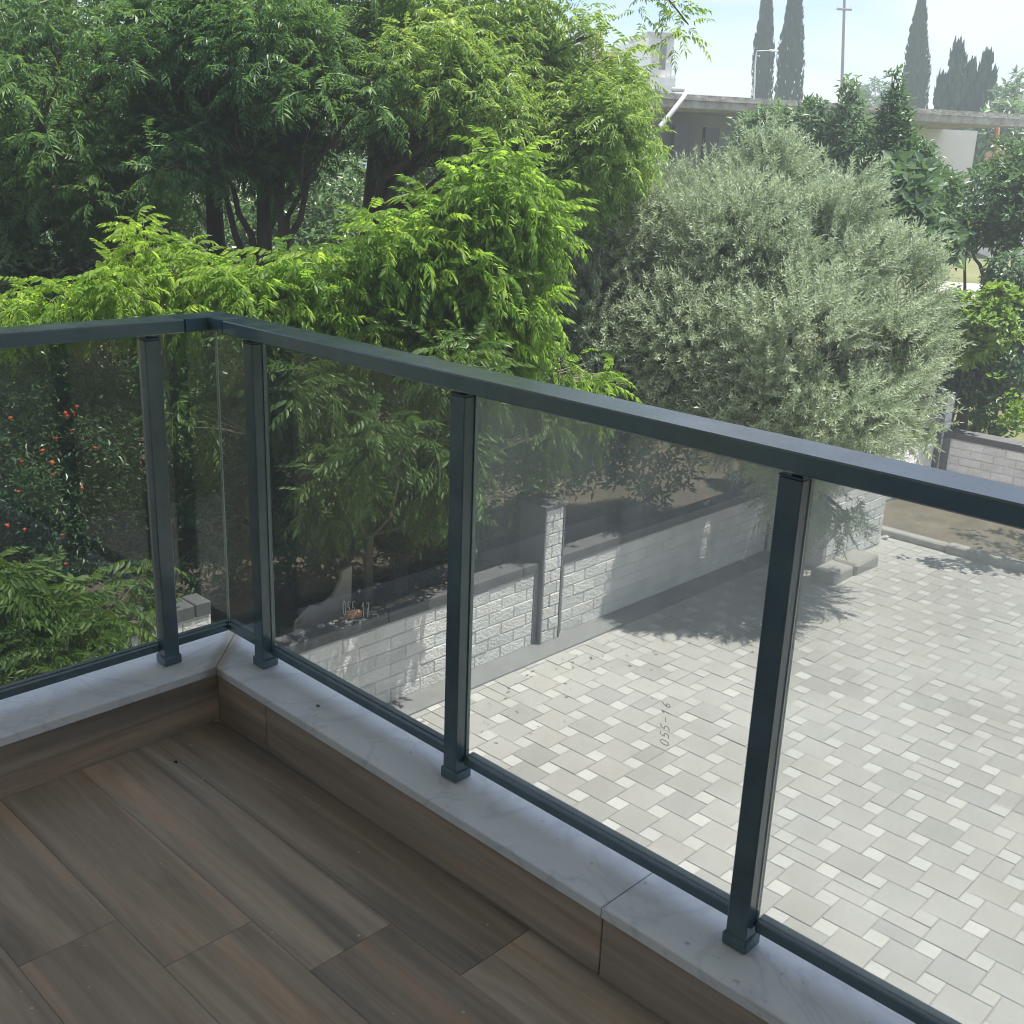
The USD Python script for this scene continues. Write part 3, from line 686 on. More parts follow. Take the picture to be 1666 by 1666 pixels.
def frame(d, roll=None):
    """Rotation matrices whose local x axis is d; z stays as near to up as it can."""
    d = d / np.linalg.norm(d, axis=-1, keepdims=True)
    up = np.broadcast_to(np.array([0, 0, 1.0]), d.shape)
    y = np.cross(up, d); n = np.linalg.norm(y, axis=-1, keepdims=True)
    y = np.where(n > 1e-3, y / np.maximum(n, 1e-9), np.array([0, 1.0, 0]))
    z = np.cross(d, y)
    if roll is not None:
        c, s = np.cos(roll)[:, None], np.sin(roll)[:, None]
        y, z = c * y + s * z, c * z - s * y
    return np.stack([d, y, z], -1)

def scatter(variants, which, R, T, S):
    """Copies of small meshes (vertices, faces) joined into one (vertices, faces)."""
    vs, fs, n = [], [], 0
    for k, (v, f) in enumerate(variants):
        i = np.nonzero(which == k)[0]
        if not len(i):
            continue
        w = np.einsum('nij,vj->nvi', R[i], v) * S[i][:, None, None] + T[i][:, None, :]
        vs.append(w.reshape(-1, 3))
        fs.append((f[None] + (n + np.arange(len(i)) * len(v))[:, None, None]).reshape(-1, 3))
        n += len(i) * len(v)
    return np.vstack(vs), np.vstack(fs)

def blade(b, d, nrm, l, w, segs=1, droop=0.0, fold=0.15):
    """One leaf blade. segs 1: two triangles; 2: eight-vertex curved blade."""
    d = d / np.linalg.norm(d); s = np.cross(nrm, d); s /= np.linalg.norm(s) + 1e-9; n = np.cross(d, s)
    if segs == 1:
        v = [b, b + d * l * .42 + s * w / 2 + n * fold * w, b + d * l - n * droop * l, b + d * l * .42 - s * w / 2 + n * fold * w]
        return np.array(v), np.array([(0, 2, 1), (0, 3, 2)])
    v = [b]
    for t, k in ((.28, .85), (.62, .9)):
        c = b + d * l * t - n * droop * l * t * t
        v += [c + s * w / 2 * k + n * fold * w, c, c - s * w / 2 * k + n * fold * w]
    v.append(b + d * l - n * droop * l)
    f = [(0, 2, 1), (0, 3, 2), (1, 2, 5), (1, 5, 4), (2, 3, 6), (2, 6, 5), (4, 5, 7), (5, 6, 7)]
    return np.array(v), np.array(f)

def pinnate(rng, pairs=6, L=0.28, ll=0.07, lw=0.022, droop=0.5, segs=1, hang=0.55, ribs=True):
    """Compound leaf along +x: arched midrib with paired, hanging leaflets."""
    vs, fs, n = [], [], 0
    def add(v, f):
        nonlocal n
        vs.append(v); fs.append(f + n); n += len(v)
    curve = lambda t: np.array([L * t * (1 - .22 * droop * t), 0, L * (0.18 * t - droop * t * t)])
    tang = lambda t: (lambda q: q / np.linalg.norm(q))(curve(t + .02) - curve(t - .02))
    if ribs:
        ts = np.linspace(0, 1, 5)
        c = np.array([curve(t) for t in ts])
        w = np.linspace(.0030, .0014, 5)[:, None] * np.array([[0, 1, 0]])
        v = np.vstack([c + w, c - w])
        f = []
        for k in range(4):
            f += [(k, k + 1, 6 + k), (k, 6 + k, 5 + k)]
        add(v, np.array(f))
    for k in range(pairs):
        t = .24 + .72 * k / max(pairs - 1, 1)
        p, tg = curve(t), tang(t)
        for s in (-1, 1):
            sz = (0.75 + .5 * math.sin(math.pi * min(1, .25 + .65 * k / pairs))) * rng.uniform(.62, 1.15)
            d = tg * rng.uniform(.25, .95) + np.array([0, s * 1.0, 0]) + np.array([0, 0, -hang * rng.uniform(.35, 1.75)])
            nr = np.array([0.1, s * hang * .8, 1.0]) + rng.normal(0, .15, 3)
            add(*blade(p, d, nr, ll * sz * .85, lw * sz, segs, .18, .16))
    add(*blade(curve(1.0), tang(.98), np.array([.2, 0, 1.0]), ll, lw, segs, .15, .12))
    return np.vstack(vs), np.vstack(fs)

def tuft(rng, leaves, n=8, up=0.35, spread=1.0):
    """Leaves radiating round a shoot tip (local z up)."""
    az = np.arange(n) * 2.39996 + rng.uniform(0, .6, n)
    el = np.linspace(.75, -.30, n) + rng.normal(0, .15, n) + up - .35
    d = np.stack([np.cos(az) * np.cos(el), np.sin(az) * np.cos(el), np.sin(el)], -1)
    R = frame(d, rng.normal(0, .25, n))
    T = np.stack([np.zeros(n), np.zeros(n), np.linspace(.10, -.06, n)], -1) + d * .01
    return scatter(leaves, rng.integers(0, len(leaves), n), R, T, rng.uniform(.75, 1.1, n))

def lump_points(rng, lumps, n, shell=.45, flat=1.0, gap=0.0, gs=1.4, seed=0):
    """Points through a crown made of lumps (centre, radius): denser towards the outside, left out where a noise is low."""
    vol = np.array([r ** 2.4 for _, r in lumps]); vol /= vol.sum()
    P, O = [], []
    while sum(map(len, P)) < n:
        k = rng.choice(len(lumps), n, p=vol)
        d = rng.normal(0, 1, (n, 3)); d /= np.linalg.norm(d, axis=1, keepdims=True)
        rad = (shell ** 3 + (1 - shell ** 3) * rng.uniform(0, 1, n)) ** (1 / 3)
        c = np.array([l[0] for l in lumps])[k]; r = np.array([l[1] for l in lumps])[k]
        p = c + d * (r * rad)[:, None] * np.array([1, 1, flat])
        keep = meshkit.fbm(p * gs, 3, seed) > gap
        P.append(p[keep]); O.append(d[keep])
    return np.vstack(P)[:n], np.vstack(O)[:n]

def limb_mesh(rng, a, b, r0, r1, bend=.12, n=8, sides=6):
    a, b = np.asarray(a, float), np.asarray(b, float)
    L = np.linalg.norm(b - a)
    mid = (a + b) / 2 + np.array([rng.normal(0, bend * L), rng.normal(0, bend * L), abs(rng.normal(0, bend * L))])
    p = bez(a, mid, b, n)
    p[1:-1] += rng.normal(0, .012 * L, (n - 2, 3))
    return tube(p, np.linspace(r0, r1, n), sides)

def trunk_and_limbs(t, rng, base, fork, lumps, r0, mtl, twigs=None, trunk_n=9):
    p = bez(base, (np.asarray(base) * .45 + np.asarray(fork) * .55) + rng.normal(0, .08, 3), fork, trunk_n)
    rad = np.linspace(r0, r0 * .62, trunk_n); rad[0] *= 1.25
    part('trunk', tube(p, rad, 9), mtl, t, smooth=60)
    ms = []
    for c, r in lumps:
        s = p[rng.integers(trunk_n // 2, trunk_n)]
        ms.append(limb_mesh(rng, s, c, r0 * .42, r0 * .08))
        for _ in range(5):
            d = rng.normal(0, 1, 3); d[2] = abs(d[2]) * .4; d /= np.linalg.norm(d)
            e = np.asarray(c) + d * r * .85
            q = np.asarray(s) * .3 + np.asarray(c) * .7
            ms.append(limb_mesh(rng, q, e, r0 * .14, r0 * .035, .08, 5, 5))
    part('limbs', [trimesh.Trimesh(m.vertices, m.faces, process=False) for m in ms], mtl, t, smooth=60)

def pinnate_tree(name, label, seed, base, fork, lumps, r0, n, leafm, leaves, leafn=8, gap=.40, group=None, scale=1.0, up=.35):
    rng = np.random.default_rng(seed)
    t = thing(name, label, 'tree', base, group)
    trunk_and_limbs(t, rng, base, fork, lumps, r0, M_bark)
    tufts = [tuft(rng, leaves, leafn, up) for _ in range(6)]
    P, O = lump_points(rng, lumps, n, .35, .9, gap, 1.5, seed)
    ax = O * .55 + np.array([0, 0, .8]) + rng.normal(0, .15, P.shape)
    ax /= np.linalg.norm(ax, axis=1, keepdims=True)
    F = frame(ax)[:, :, [1, 2, 0]]
    R = F @ rotz(rng.uniform(0, 6.28, n))
    part('crown', scatter(tufts, rng.integers(0, 6, n), R, P, rng.uniform(.8, 1.15, n) * scale), leafm, t)
    return t

lr = np.random.default_rng(101)
tall_leaves = [pinnate(lr, 6, .23, .068, .018, .42, 1, .55) for _ in range(6)]
GZ = -1.78
S = spot
TG = 'tall trees with hanging compound leaves behind the garden wall'
def LP(*a): return [(S(px, py, D), r) for px, py, D, r in a]

pinnate_tree('tall_leafy_tree', 'tall dark leafy tree filling the upper left corner of the view', 1, (*S(-40, 420, 10.2)[:2], GZ), S(30, 250, 10.0),
    LP((40, 40, 9.6, .95), (170, 170, 9.9, .85), (20, 230, 9.6, .8), (90, 360, 10.2, .75), (230, 20, 10.1, .85), (-160, 120, 9.8, 1.1), (240, 300, 10.6, .6), (-60, 440, 9.8, .7), (60, 490, 10.2, .6), (150, 320, 8.6, .4), (290, 270, 8.5, .36), (60, 190, 8.6, .42), (220, 90, 8.6, .4), (250, 390, 8.8, .3)), .17, 1000, L_tall, tall_leaves, gap=.47)
pinnate_tree('tall_leafy_tree', 'tall leafy tree at centre left whose lower trunks stand bare above the railing corner', 2, (*S(425, 420, 9.4)[:2], GZ), S(430, 230, 9.4),
    LP((420, 110, 8.7, .65), (350, 30, 9.2, .7), (520, 190, 8.9, .5), (450, 235, 8.9, .42), (560, 40, 9.2, .7), (600, 190, 9.4, .5), (330, 190, 9.3, .55), (470, 90, 8.1, .45), (600, 130, 8.3, .36), (380, 230, 8.3, .32), (520, 270, 8.6, .3), (480, -170, 9.9, .7)), .085, 860, L_tall, tall_leaves, gap=.46)
pinnate_tree('tall_leafy_tree', 'tall spreading leafy tree at top centre with thinner foliage against the pale sky', 3, (*S(575, 420, 10.0)[:2], GZ), S(620, 190, 9.8),
    LP((740, 60, 9.5, .75), (700, 190, 9.6, .6), (830, 150, 9.3, .55), (800, 240, 9.6, .5), (985, 120, 8.9, .26), (950, 60, 9.1, .2), (985, 280, 8.6, .24), (700, 110, 8.5, .36), (790, 170, 8.6, .34), (890, 240, 9.0, .48), (980, 240, 8.8, .40), (950, 310, 8.8, .32), (900, 130, 9.3, .22), (850, 10, 9.2, .25), (840, -90, 9.6, .3), (985, 190, 8.6, .28), (990, 150, 9.0, .28)), .12, 1080, L_tall, tall_leaves, gap=.42)
# bare leaning trunks under the crowns
for i, (p0, p1, D, r, lb) in enumerate((((355, 440), (340, 180), 9.8, .095, 'dark upright tree trunk, left of the three bare trunks above the railing corner'),
                                        ((476, 440), (435, 200), 9.1, .042, 'thin leaning trunk, right of the bare trunks above the railing corner'))):
    rng = np.random.default_rng(40 + i)
    a, b = S(*p0, D), S(*p1, D)
    base = np.array([*(a + (a - b) * .3)[:2], GZ])
    t = thing('tree_sapling', lb, 'tree', base)
    part('trunk', tube(bez(base, a, b, 9), np.linspace(r * 1.15, r * .6, 9), 8), M_bark, t, smooth=60)
    tf = [tuft(rng, tall_leaves, 8) for _ in range(3)]
    P, O = lump_points(rng, [(b, .5)], 90, .3, .9, .3, 1.5, 4)
    part('crown', scatter(tf, rng.integers(0, 3, 90), rotz(rng.uniform(0, 6.28, 90)), P, rng.uniform(.8, 1.1, 90)), L_tall, t)

# overhanging spray at the top right of the tall trees
rng = np.random.default_rng(55)
t = thing('hanging_branch', 'single leafy branch hanging in from above against the sky, right of the tall trees', 'branch', S(1060, -60, 7.5))
p = bez(S(960, -140, 7.8), S(1060, -40, 7.6), S(1120, 40, 7.4), 8)
part('stem', tube(p, np.linspace(.014, .004, 8), 6), M_bark, t, smooth=60)
tf = [tuft(rng, tall_leaves, 7) for _ in range(3)]
Q = np.array([S(x, y, 7.5) for x, y in ((1085, 5), (1105, 25), (1120, 45), (1060, -15), (1095, 60), (1040, 10), (1075, -40))])
part('leaves', scatter(tf, rng.integers(0, 3, len(Q)), rotz(rng.uniform(0, 6.28, len(Q))), Q, rng.uniform(.75, .95, len(Q))), L_tall, t)

# dense trees further back in the garden, closing the view
def mass_tree(name, label, seed, lumps, n, leafm, base, r0=.12, size=.11, w=.045, group=None, cat='tree', gap=.36, shell=.5, upw=.5, jit=.5):
    """Broad-leaved tree or shrub: clusters of simple leaves through the crown."""
    rng = np.random.default_rng(seed)
    t = thing(name, label, cat, base, group)
    c = np.mean([l[0] for l in lumps], 0)
    trunk_and_limbs(t, rng, base, (c[0] * .8 + base[0] * .2, c[1] * .8 + base[1] * .2, base[2] + (c[2] - base[2]) * .75), lumps, r0, M_bark)
    var = []
    for _ in range(6):
        vs, fs, k = [], [], 0
        for q in range(9):
            az = q * 2.4; el = rng.uniform(-.3, 1.0)
            d = np.array([math.cos(az) * math.cos(el), math.sin(az) * math.cos(el), math.sin(el)])
            v, f = blade(d * .02 + rng.normal(0, .03, 3), d, np.array([0, 0, 1.0]) + rng.normal(0, .4, 3), size * rng.uniform(.7, 1.1), w * rng.uniform(.8, 1.1), 1, .15, .12)
            vs.append(v); fs.append(f + k); k += len(v)
        var.append((np.vstack(vs), np.vstack(fs)))
    P, O = lump_points(rng, lumps, n, shell, 1.0, gap, 2.0 / max(.3, np.mean([l[1] for l in lumps])), seed)
    ax = O * upw + np.array([0, 0, .6]) + rng.normal(0, jit * .4, P.shape)
    ax /= np.linalg.norm(ax, axis=1, keepdims=True)
    R = frame(ax)[:, :, [1, 2, 0]] @ rotz(rng.uniform(0, 6.28, n))
    part('crown', scatter(var, rng.integers(0, 6, n), R, P, rng.uniform(.8, 1.2, n)), leafm, t)
    return t
def gbase(px, D, z=None):
    p = S(px, 300, D)
    return (p[0], p[1], float(terrain_z(np.array(p[0]), np.array(p[1]))) - .03 if z is None else z)
mass_tree('background_tree', 'dense dark tree deep in the garden at the far left', 11, LP((40, 250, 14, 1.6), (40, 420, 13.5, 1.3), (220, 360, 14, 1.2), (200, 120, 14.5, 1.5)), 1500, L_dark, gbase(80, 14), size=.14, w=.05, gap=.25)
mass_tree('background_tree', 'dense dark tree deep in the garden behind the bare trunks', 12, LP((420, 300, 15, 1.3), (420, 440, 14, 1.1), (580, 350, 15, 1.2), (520, 140, 15.5, 1.4)), 1500, L_dark, gbase(450, 15), size=.14, w=.05, gap=.25)
mass_tree('background_tree', 'dense dark tree deep in the garden behind the bright young tree', 13, LP((740, 330, 15, 1.2), (850, 300, 15, .9), (700, 200, 15.5, .9), (780, 430, 14, 1.1)), 1300, L_dark, gbase(760, 15), size=.14, w=.05, gap=.25)
mass_tree('garden_shrub', 'dark shrub in the shade behind the wall, seen through the corner glass', 14, LP((330, 700, 7.2, .55), (420, 830, 7.0, .5), (520, 760, 7.4, .55), (300, 880, 6.8, .4), (560, 620, 7.6, .5)), 900, L_dark, (-4.0, 2.3, GZ), r0=.04, size=.075, w=.028, cat='shrub', gap=.33)
mass_tree('garden_shrub', 'dark shrub in the shade behind the wall, left of the brick pillar', 15, LP((640, 740, 7.6, .5), (700, 850, 7.6, .45), (800, 760, 8.0, .5), (560, 870, 7.4, .35)), 700, L_dark, (-4.1, 3.5, GZ), r0=.04, size=.075, w=.028, cat='shrub', gap=.35)
mass_tree('garden_shrub', 'dark low shrub behind the wall between the pillar and the olive tree', 16, LP((960, 700, 8.6, .5), (1060, 740, 8.8, .45), (880, 720, 8.4, .45)), 600, L_dark, (-4.2, 5.4, GZ), r0=.04, size=.075, w=.028, cat='shrub', gap=.35)

mass_tree('garden_shrub', 'large dark shrub filling the shade behind the flowering shrub at the far left', 17, LP((40, 560, 9.4, .75), (220, 560, 9.2, .7), (-120, 640, 9, .8), (60, 740, 8.6, .6), (230, 740, 8.4, .5)), 1500, L_dark, (-5.8, 1.7, GZ), r0=.05, size=.09, w=.034, cat='shrub', gap=.25)
mass_tree('garden_shrub', 'large dark shrub in deep shade behind the railing corner', 18, LP((330, 560, 9.2, .65), (450, 600, 9.5, .65), (600, 560, 9.8, .6), (380, 720, 8.6, .5), (520, 660, 9.2, .5)), 1500, L_dark, (-5.5, 3.3, GZ), r0=.05, size=.09, w=.034, cat='shrub', gap=.25)
mass_tree('garden_shrub', 'dark hedge in the garden gap between the bare trunks and the young tree', 19, LP((520, 330, 13, .7), (600, 400, 12.5, .7), (430, 420, 12.5, .6), (540, 460, 12, .6), (700, 470, 12, .7), (850, 480, 12, .8), (940, 560, 11.5, .6)), 1700, L_dark, (-7.6, 5.6, GZ), r0=.05, size=.11, w=.042, cat='shrub', gap=.25)

# bright young tree leaning over the wall
yr = np.random.default_rng(202)
young_leaves = [pinnate(yr, 6, .29, .092, .027, .72, 2, .95) for _ in range(7)]
def young_tree(name, label, seed, base, fork, lumps, ntuft, leafm, r0, nbig=300, leafn=7, scale=1.0, gap=.36):
    rng = np.random.default_rng(seed)
    t = thing(name, label, 'tree', base)
    trunk_and_limbs(t, rng, base, fork, lumps, r0, M_twig)
    P, O = lump_points(rng, lumps, ntuft, .30, .9, gap, 2.2, seed)
    W, R_, T_, S_ = [], [], [], []
    for p, o in zip(P, O):
        az = np.arange(leafn) * 2.39996 + rng.uniform(0, 6.28)
        el = np.linspace(.75, -.75, leafn) + rng.normal(0, .25, leafn)
        d = np.stack([np.cos(az) * np.cos(el), np.sin(az) * np.cos(el), np.sin(el)], -1) + o * .25
        R_.append(frame(d, rng.normal(0, .45, leafn)))
        T_.append(p + np.stack([0 * az, 0 * az, np.linspace(.08, -.08, leafn)], -1))
        S_.append(rng.uniform(.55, 1.05, leafn) * scale)
        W.append(rng.integers(0, len(young_leaves), leafn))
    W, R_, T_, S_ = np.concatenate(W), np.concatenate(R_), np.concatenate(T_), np.concatenate(S_)
    tip = T_ + R_[:, :, 0] * .15
    v = tip - CAM
    depth = v @ CD
    sx, sy = 833 + 1768 * (v @ CR) / depth, 833 - 1768 * (v @ CU) / depth
    score = np.linalg.norm(v, axis=1) + 10 * ((sx < 0) | (sx > 1666) | (sy < 0) | (sy > 1200))
    order = np.argsort(score)
    big, rest = order[:nbig], order[nbig:]
    for i in big:
        part('leaf', ((young_leaves[W[i]][0] @ R_[i].T) * S_[i] + T_[i], young_leaves[W[i]][1]), leafm, t)
    part('foliage', scatter(young_leaves, W[rest], R_[rest], T_[rest], S_[rest]), leafm, t, kind='stuff')
    return t
young_tree('young_leafy_tree', 'bright yellow-green young tree rising behind the railing in the middle of the view', 5, (-3.35, 3.45, GZ), S(690, 560, 7.4),
    LP((800, 320, 7.0, .26), (730, 390, 7.0, .27), (850, 380, 7.1, .24), (640, 420, 6.9, .27), (770, 470, 6.9, .30), (670, 500, 6.8, .28), (520, 470, 6.8, .24), (870, 320, 7.2, .14), (820, 560, 7.1, .24), (440, 500, 6.7, .2), (930, 610, 7.6, .15), (1000, 625, 7.7, .12), (965, 640, 7.6, .1), (720, 580, 6.9, .24), (580, 540, 6.8, .22), (600, 370, 7.2, .14), (560, 430, 6.9, .2), (470, 450, 6.8, .16), (400, 490, 6.7, .18), (380, 520, 6.6, .16), (850, 480, 7.0, .24)), 470, L_young, .045, leafn=6, scale=.86, gap=.40)
young_tree('young_leafy_tree', 'bright green low tree whose shoots top the railing left of its corner', 6, (-4.0, 1.9, GZ), S(260, 520, 7.0),
    LP((225, 420, 7.0, .16), (300, 445, 6.9, .16), (200, 480, 6.8, .16), (110, 500, 6.8, .12), (350, 490, 6.7, .18), (20, 515, 6.8, .12), (280, 510, 6.7, .16), (60, 500, 6.8, .10)), 120, L_young, .03, nbig=140, leafn=6, scale=.72, gap=.40)
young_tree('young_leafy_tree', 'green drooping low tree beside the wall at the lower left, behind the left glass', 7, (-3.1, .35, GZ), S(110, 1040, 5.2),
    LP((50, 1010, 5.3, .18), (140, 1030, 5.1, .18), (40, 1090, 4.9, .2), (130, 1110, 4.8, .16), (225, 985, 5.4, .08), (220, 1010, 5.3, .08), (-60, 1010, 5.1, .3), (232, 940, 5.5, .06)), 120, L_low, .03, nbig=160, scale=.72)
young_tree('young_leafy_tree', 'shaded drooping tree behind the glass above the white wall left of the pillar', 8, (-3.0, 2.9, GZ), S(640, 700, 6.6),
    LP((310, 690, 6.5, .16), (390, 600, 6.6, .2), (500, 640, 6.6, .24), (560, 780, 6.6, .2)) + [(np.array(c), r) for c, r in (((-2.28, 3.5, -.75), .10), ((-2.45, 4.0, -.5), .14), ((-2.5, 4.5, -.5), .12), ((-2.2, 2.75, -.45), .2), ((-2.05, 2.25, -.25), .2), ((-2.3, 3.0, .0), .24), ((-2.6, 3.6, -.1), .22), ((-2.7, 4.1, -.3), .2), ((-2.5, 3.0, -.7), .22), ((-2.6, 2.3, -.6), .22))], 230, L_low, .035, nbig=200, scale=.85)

# olive tree
def olive_twig(rng, L=.20, n=12, l=.047, w=.0125):
    vs, fs, k = [], [], 0
    def add(v, f):
        nonlocal k
        vs.append(v); fs.append(f + k); k += len(v)
    c = lambda t: np.array([.03 * t * t, 0.02 * t, L * t])
    ts = np.linspace(0, 1, 4); P = np.array([c(t) for t in ts]); wd = np.array([[.0015, 0, 0]])
    add(np.vstack([P + wd, P - wd]), np.array([(a, a + 1, a + 5) for a in range(3)] + [(a, a + 5, a + 4) for a in range(3)]))
    for i in range(n):
        t = .1 + .9 * i / n
        a = i * 1.57 + rng.normal(0, .3)
        for s in (0, math.pi):
            el = rng.uniform(.35, 1.0)
            d = np.array([math.cos(a + s) * math.cos(el), math.sin(a + s) * math.cos(el), math.sin(el)])
            add(*blade(c(t), d, np.array([-d[0] * .6, -d[1] * .6, 1.0]) + rng.normal(0, .3, 3), l * rng.uniform(.7, 1.1), w, 1, .05, .1))
    add(*blade(c(1), np.array([.1, 0, 1.0]), np.array([1.0, 0, 0]), l, w))
    return np.vstack(vs), np.vstack(fs)
org = np.random.default_rng(303)
otw = [olive_twig(org) for _ in range(6)]
ol = LP((1130, 345, 9.6, .38), (1250, 315, 9.8, .38), (1350, 335, 9.9, .38), (1030, 400, 9.2, .45), (1180, 420, 9.0, .55), (1330, 430, 9.1, .52), (1440, 480, 9.3, .42),
        (990, 520, 8.9, .4), (1120, 560, 8.6, .5), (1280, 570, 8.4, .55), (1410, 580, 8.8, .44), (1480, 540, 9.3, .24), (1060, 640, 8.6, .28), (1220, 660, 8.3, .4), (1350, 680, 8.3, .42), (1460, 660, 8.9, .34),
        (1290, 775, 8.3, .24), (1370, 785, 8.5, .24), (1300, 840, 8.6, .12), (1370, 850, 8.7, .12), (950, 440, 9.2, .32), (930, 520, 9.0, .3), (1000, 600, 8.7, .34), (1245, 235, 9.8, .10), (970, 390, 9.4, .28), (910, 560, 8.9, .26), (960, 640, 8.6, .26), (1500, 610, 9.2, .16))
t = thing('olive_tree', 'silver-green olive tree hanging over the white wall in the middle of the yard', 'tree', (-2.75, 7.1, GZ))
rng = np.random.default_rng(31)
trunk_and_limbs(t, rng, (-2.75, 7.1, GZ), (-2.5, 6.95, -.75), ol, .13, M_bark)
NO = 13500
P, O = lump_points(rng, ol, NO, .62, 1.0, .40, 2.2, 9)
ax = O * .9 + np.array([0, 0, .35]) + rng.normal(0, .35, P.shape)
low = P[:, 2] < -.7
ax[low, 2] -= .9
ax /= np.linalg.norm(ax, axis=1, keepdims=True)
part('crown', scatter(otw, rng.integers(0, 6, NO), frame(ax)[:, :, [1, 2, 0]] @ rotz(rng.uniform(0, 6.28, NO)), P, rng.uniform(.75, 1.2, NO)), L_olive, t)

# pomegranate shrub with orange-red flowers
pm = LP((60, 660, 6.9, .3), (150, 720, 6.8, .28), (60, 800, 6.7, .3), (190, 810, 6.7, .24), (120, 880, 6.6, .24), (210, 860, 6.8, .14), (-60, 720, 6.8, .35), (60, 930, 6.5, .2), (160, 640, 7.0, .18))
pt = mass_tree('pomegranate_shrub', 'pomegranate shrub with small orange-red flowers behind the left glass panel', 32, pm, 2200, L_pom, (-3.9, .9, GZ), r0=.03, size=.048, w=.017, cat='shrub', gap=.38, shell=.6)
rng = np.random.default_rng(33)
for px, py in ((125, 661), (107, 672), (108, 677), (121, 672), (18, 680), (91, 713), (70, 733), (155, 729), (35, 751), (85, 752), (85, 772), (31, 800), (133, 794), (102, 870), (40, 861), (107, 918), (12, 855), (115, 700)):
    c = S(px, py, 6.35)
    vs, fs, k = [], [], 0
    for q in range(6):
        a = q * 1.047 + rng.uniform(-.3, .3)
        d = np.array([math.cos(a), math.sin(a), .5 + rng.normal(0, .3)])
        v, f = blade(c, d, np.array([0, 0, 1.0]) - d * .3, rng.uniform(.012, .019), .014, 1, .2, .1)
        vs.append(v); fs.append(f + k); k += len(v)
    v, f = blade(c, np.array([0, 0, -1.0]), np.array([1.0, 0, 0]), .02, .011); vs.append(v); fs.append(f + k)
    part('flower', (np.vstack(vs), np.vstack(fs)), L_flower, pt)

# shrubs and trees on the right
mass_tree('fig_tree', 'fig tree with large pale leaves right of the olive tree', 41, LP((1450, 350, 11.5, .34), (1400, 400, 11.3, .3), (1500, 400, 11.4, .26), (1470, 310, 11.9, .25)), 420, L_fig, gbase(1460, 11.6), r0=.05, size=.15, w=.11, gap=.3)
mass_tree('laurel_shrub', 'pale green laurel shrub in front of the grey wing of the low house', 42, LP((1240, 225, 14.5, .36), (1225, 265, 14.4, .36), (1262, 195, 14.6, .2)), 420, L_laurel, gbase(1230, 14.5), r0=.04, size=.10, w=.035, cat='shrub', gap=.3)
mass_tree('laurel_shrub', 'broad pale green laurel shrub below the middle of the flat roof', 43, LP((1300, 225, 14.6, .38), (1345, 230, 14.6, .34), (1322, 192, 14.7, .2)), 460, L_laurel, gbase(1310, 14.7), r0=.04, size=.10, w=.035, cat='shrub', gap=.3)
mass_tree('laurel_shrub', 'laurel shrub with a tall pointed shoot reaching the utility pole', 44, LP((1388, 235, 14.3, .3), (1382, 185, 14.3, .17), (1382, 145, 14.3, .09), (1398, 255, 14.2, .28)), 420, L_laurel, gbase(1385, 14.3), r0=.04, size=.10, w=.035, cat='shrub', gap=.3)
mass_tree('conical_shrub', 'dark green pointed evergreen shrub in front of the white part of the low house', 45, LP((1457, 125, 13.2, .06), (1457, 160, 13.2, .11), (1455, 200, 13.2, .18), (1455, 240, 13.2, .3), (1470, 290, 13.1, .38), (1430, 300, 13.2, .3)), 800, L_dark, gbase(1455, 13.2), r0=.05, size=.08, w=.03, cat='shrub', gap=.25, upw=.2)
mass_tree('conical_shrub', 'small dark evergreen shrub beside the pointed shrub near the white wall', 46, LP((1515, 285, 13.6, .10), (1530, 310, 13.6, .2), (1510, 325, 13.4, .24)), 330, L_dark, gbase(1525, 13.6), r0=.04, size=.08, w=.03, cat='shrub', gap=.28, upw=.2)
mass_tree('bushy_tree', 'dark green bushy tree at the right edge beyond the far wall', 47, LP((1590, 340, 14.8, .5), (1660, 340, 14.6, .55), (1560, 370, 14.4, .3), (1640, 280, 15.5, .4), (1720, 300, 15, .7)), 900, L_dark, gbase(1630, 15), r0=.07, size=.11, w=.045, gap=.3)
mass_tree('bushy_tree', 'green bushy tree at the right edge above the shaded far wall', 48, LP((1650, 460, 13.8, .38), (1600, 590, 13.5, .42), (1650, 580, 13.5, .46), (1560, 630, 13.4, .27), (1700, 500, 13.8, .5), (1620, 670, 13.3, .30)), 1100, L_laurel, gbase(1640, 13.8), r0=.06, size=.09, w=.04, gap=.33)
mass_tree('mulberry_tree', 'bright yellow-green leafy bush right of the olive tree above the far wall', 49, LP((1570, 510, 13.1, .22), (1610, 530, 12.95, .26), (1580, 560, 12.95, .22), (1630, 490, 13.1, .17), (1555, 485, 13.2, .11)), 300, L_bright, gbase(1590, 13.3), r0=.03, size=.10, w=.06, gap=.32)
mass_tree('climbing_vine', 'bright green vine shoot hanging over the far wall at the right edge', 50, LP((1637, 620, 10.3, .07), (1648, 655, 10.3, .09), (1655, 690, 10.3, .1), (1662, 725, 10.3, .08), (1690, 680, 10.3, .2), (1640, 690, 10.3, .04)) + [(np.array(c), r) for c, r in (((.35, 9.9, .75), .5), ((-.35, 9.75, .8), .32), ((-.1, 9.2, .9), .3), ((.9, 9.6, 1.0), .6), ((1.5, 9.7, .9), .6))], 420, L_bright, (S(1690, 700, 10.5)[0], 10.75, G), r0=.012, size=.075, w=.05, cat='vine', gap=.25)

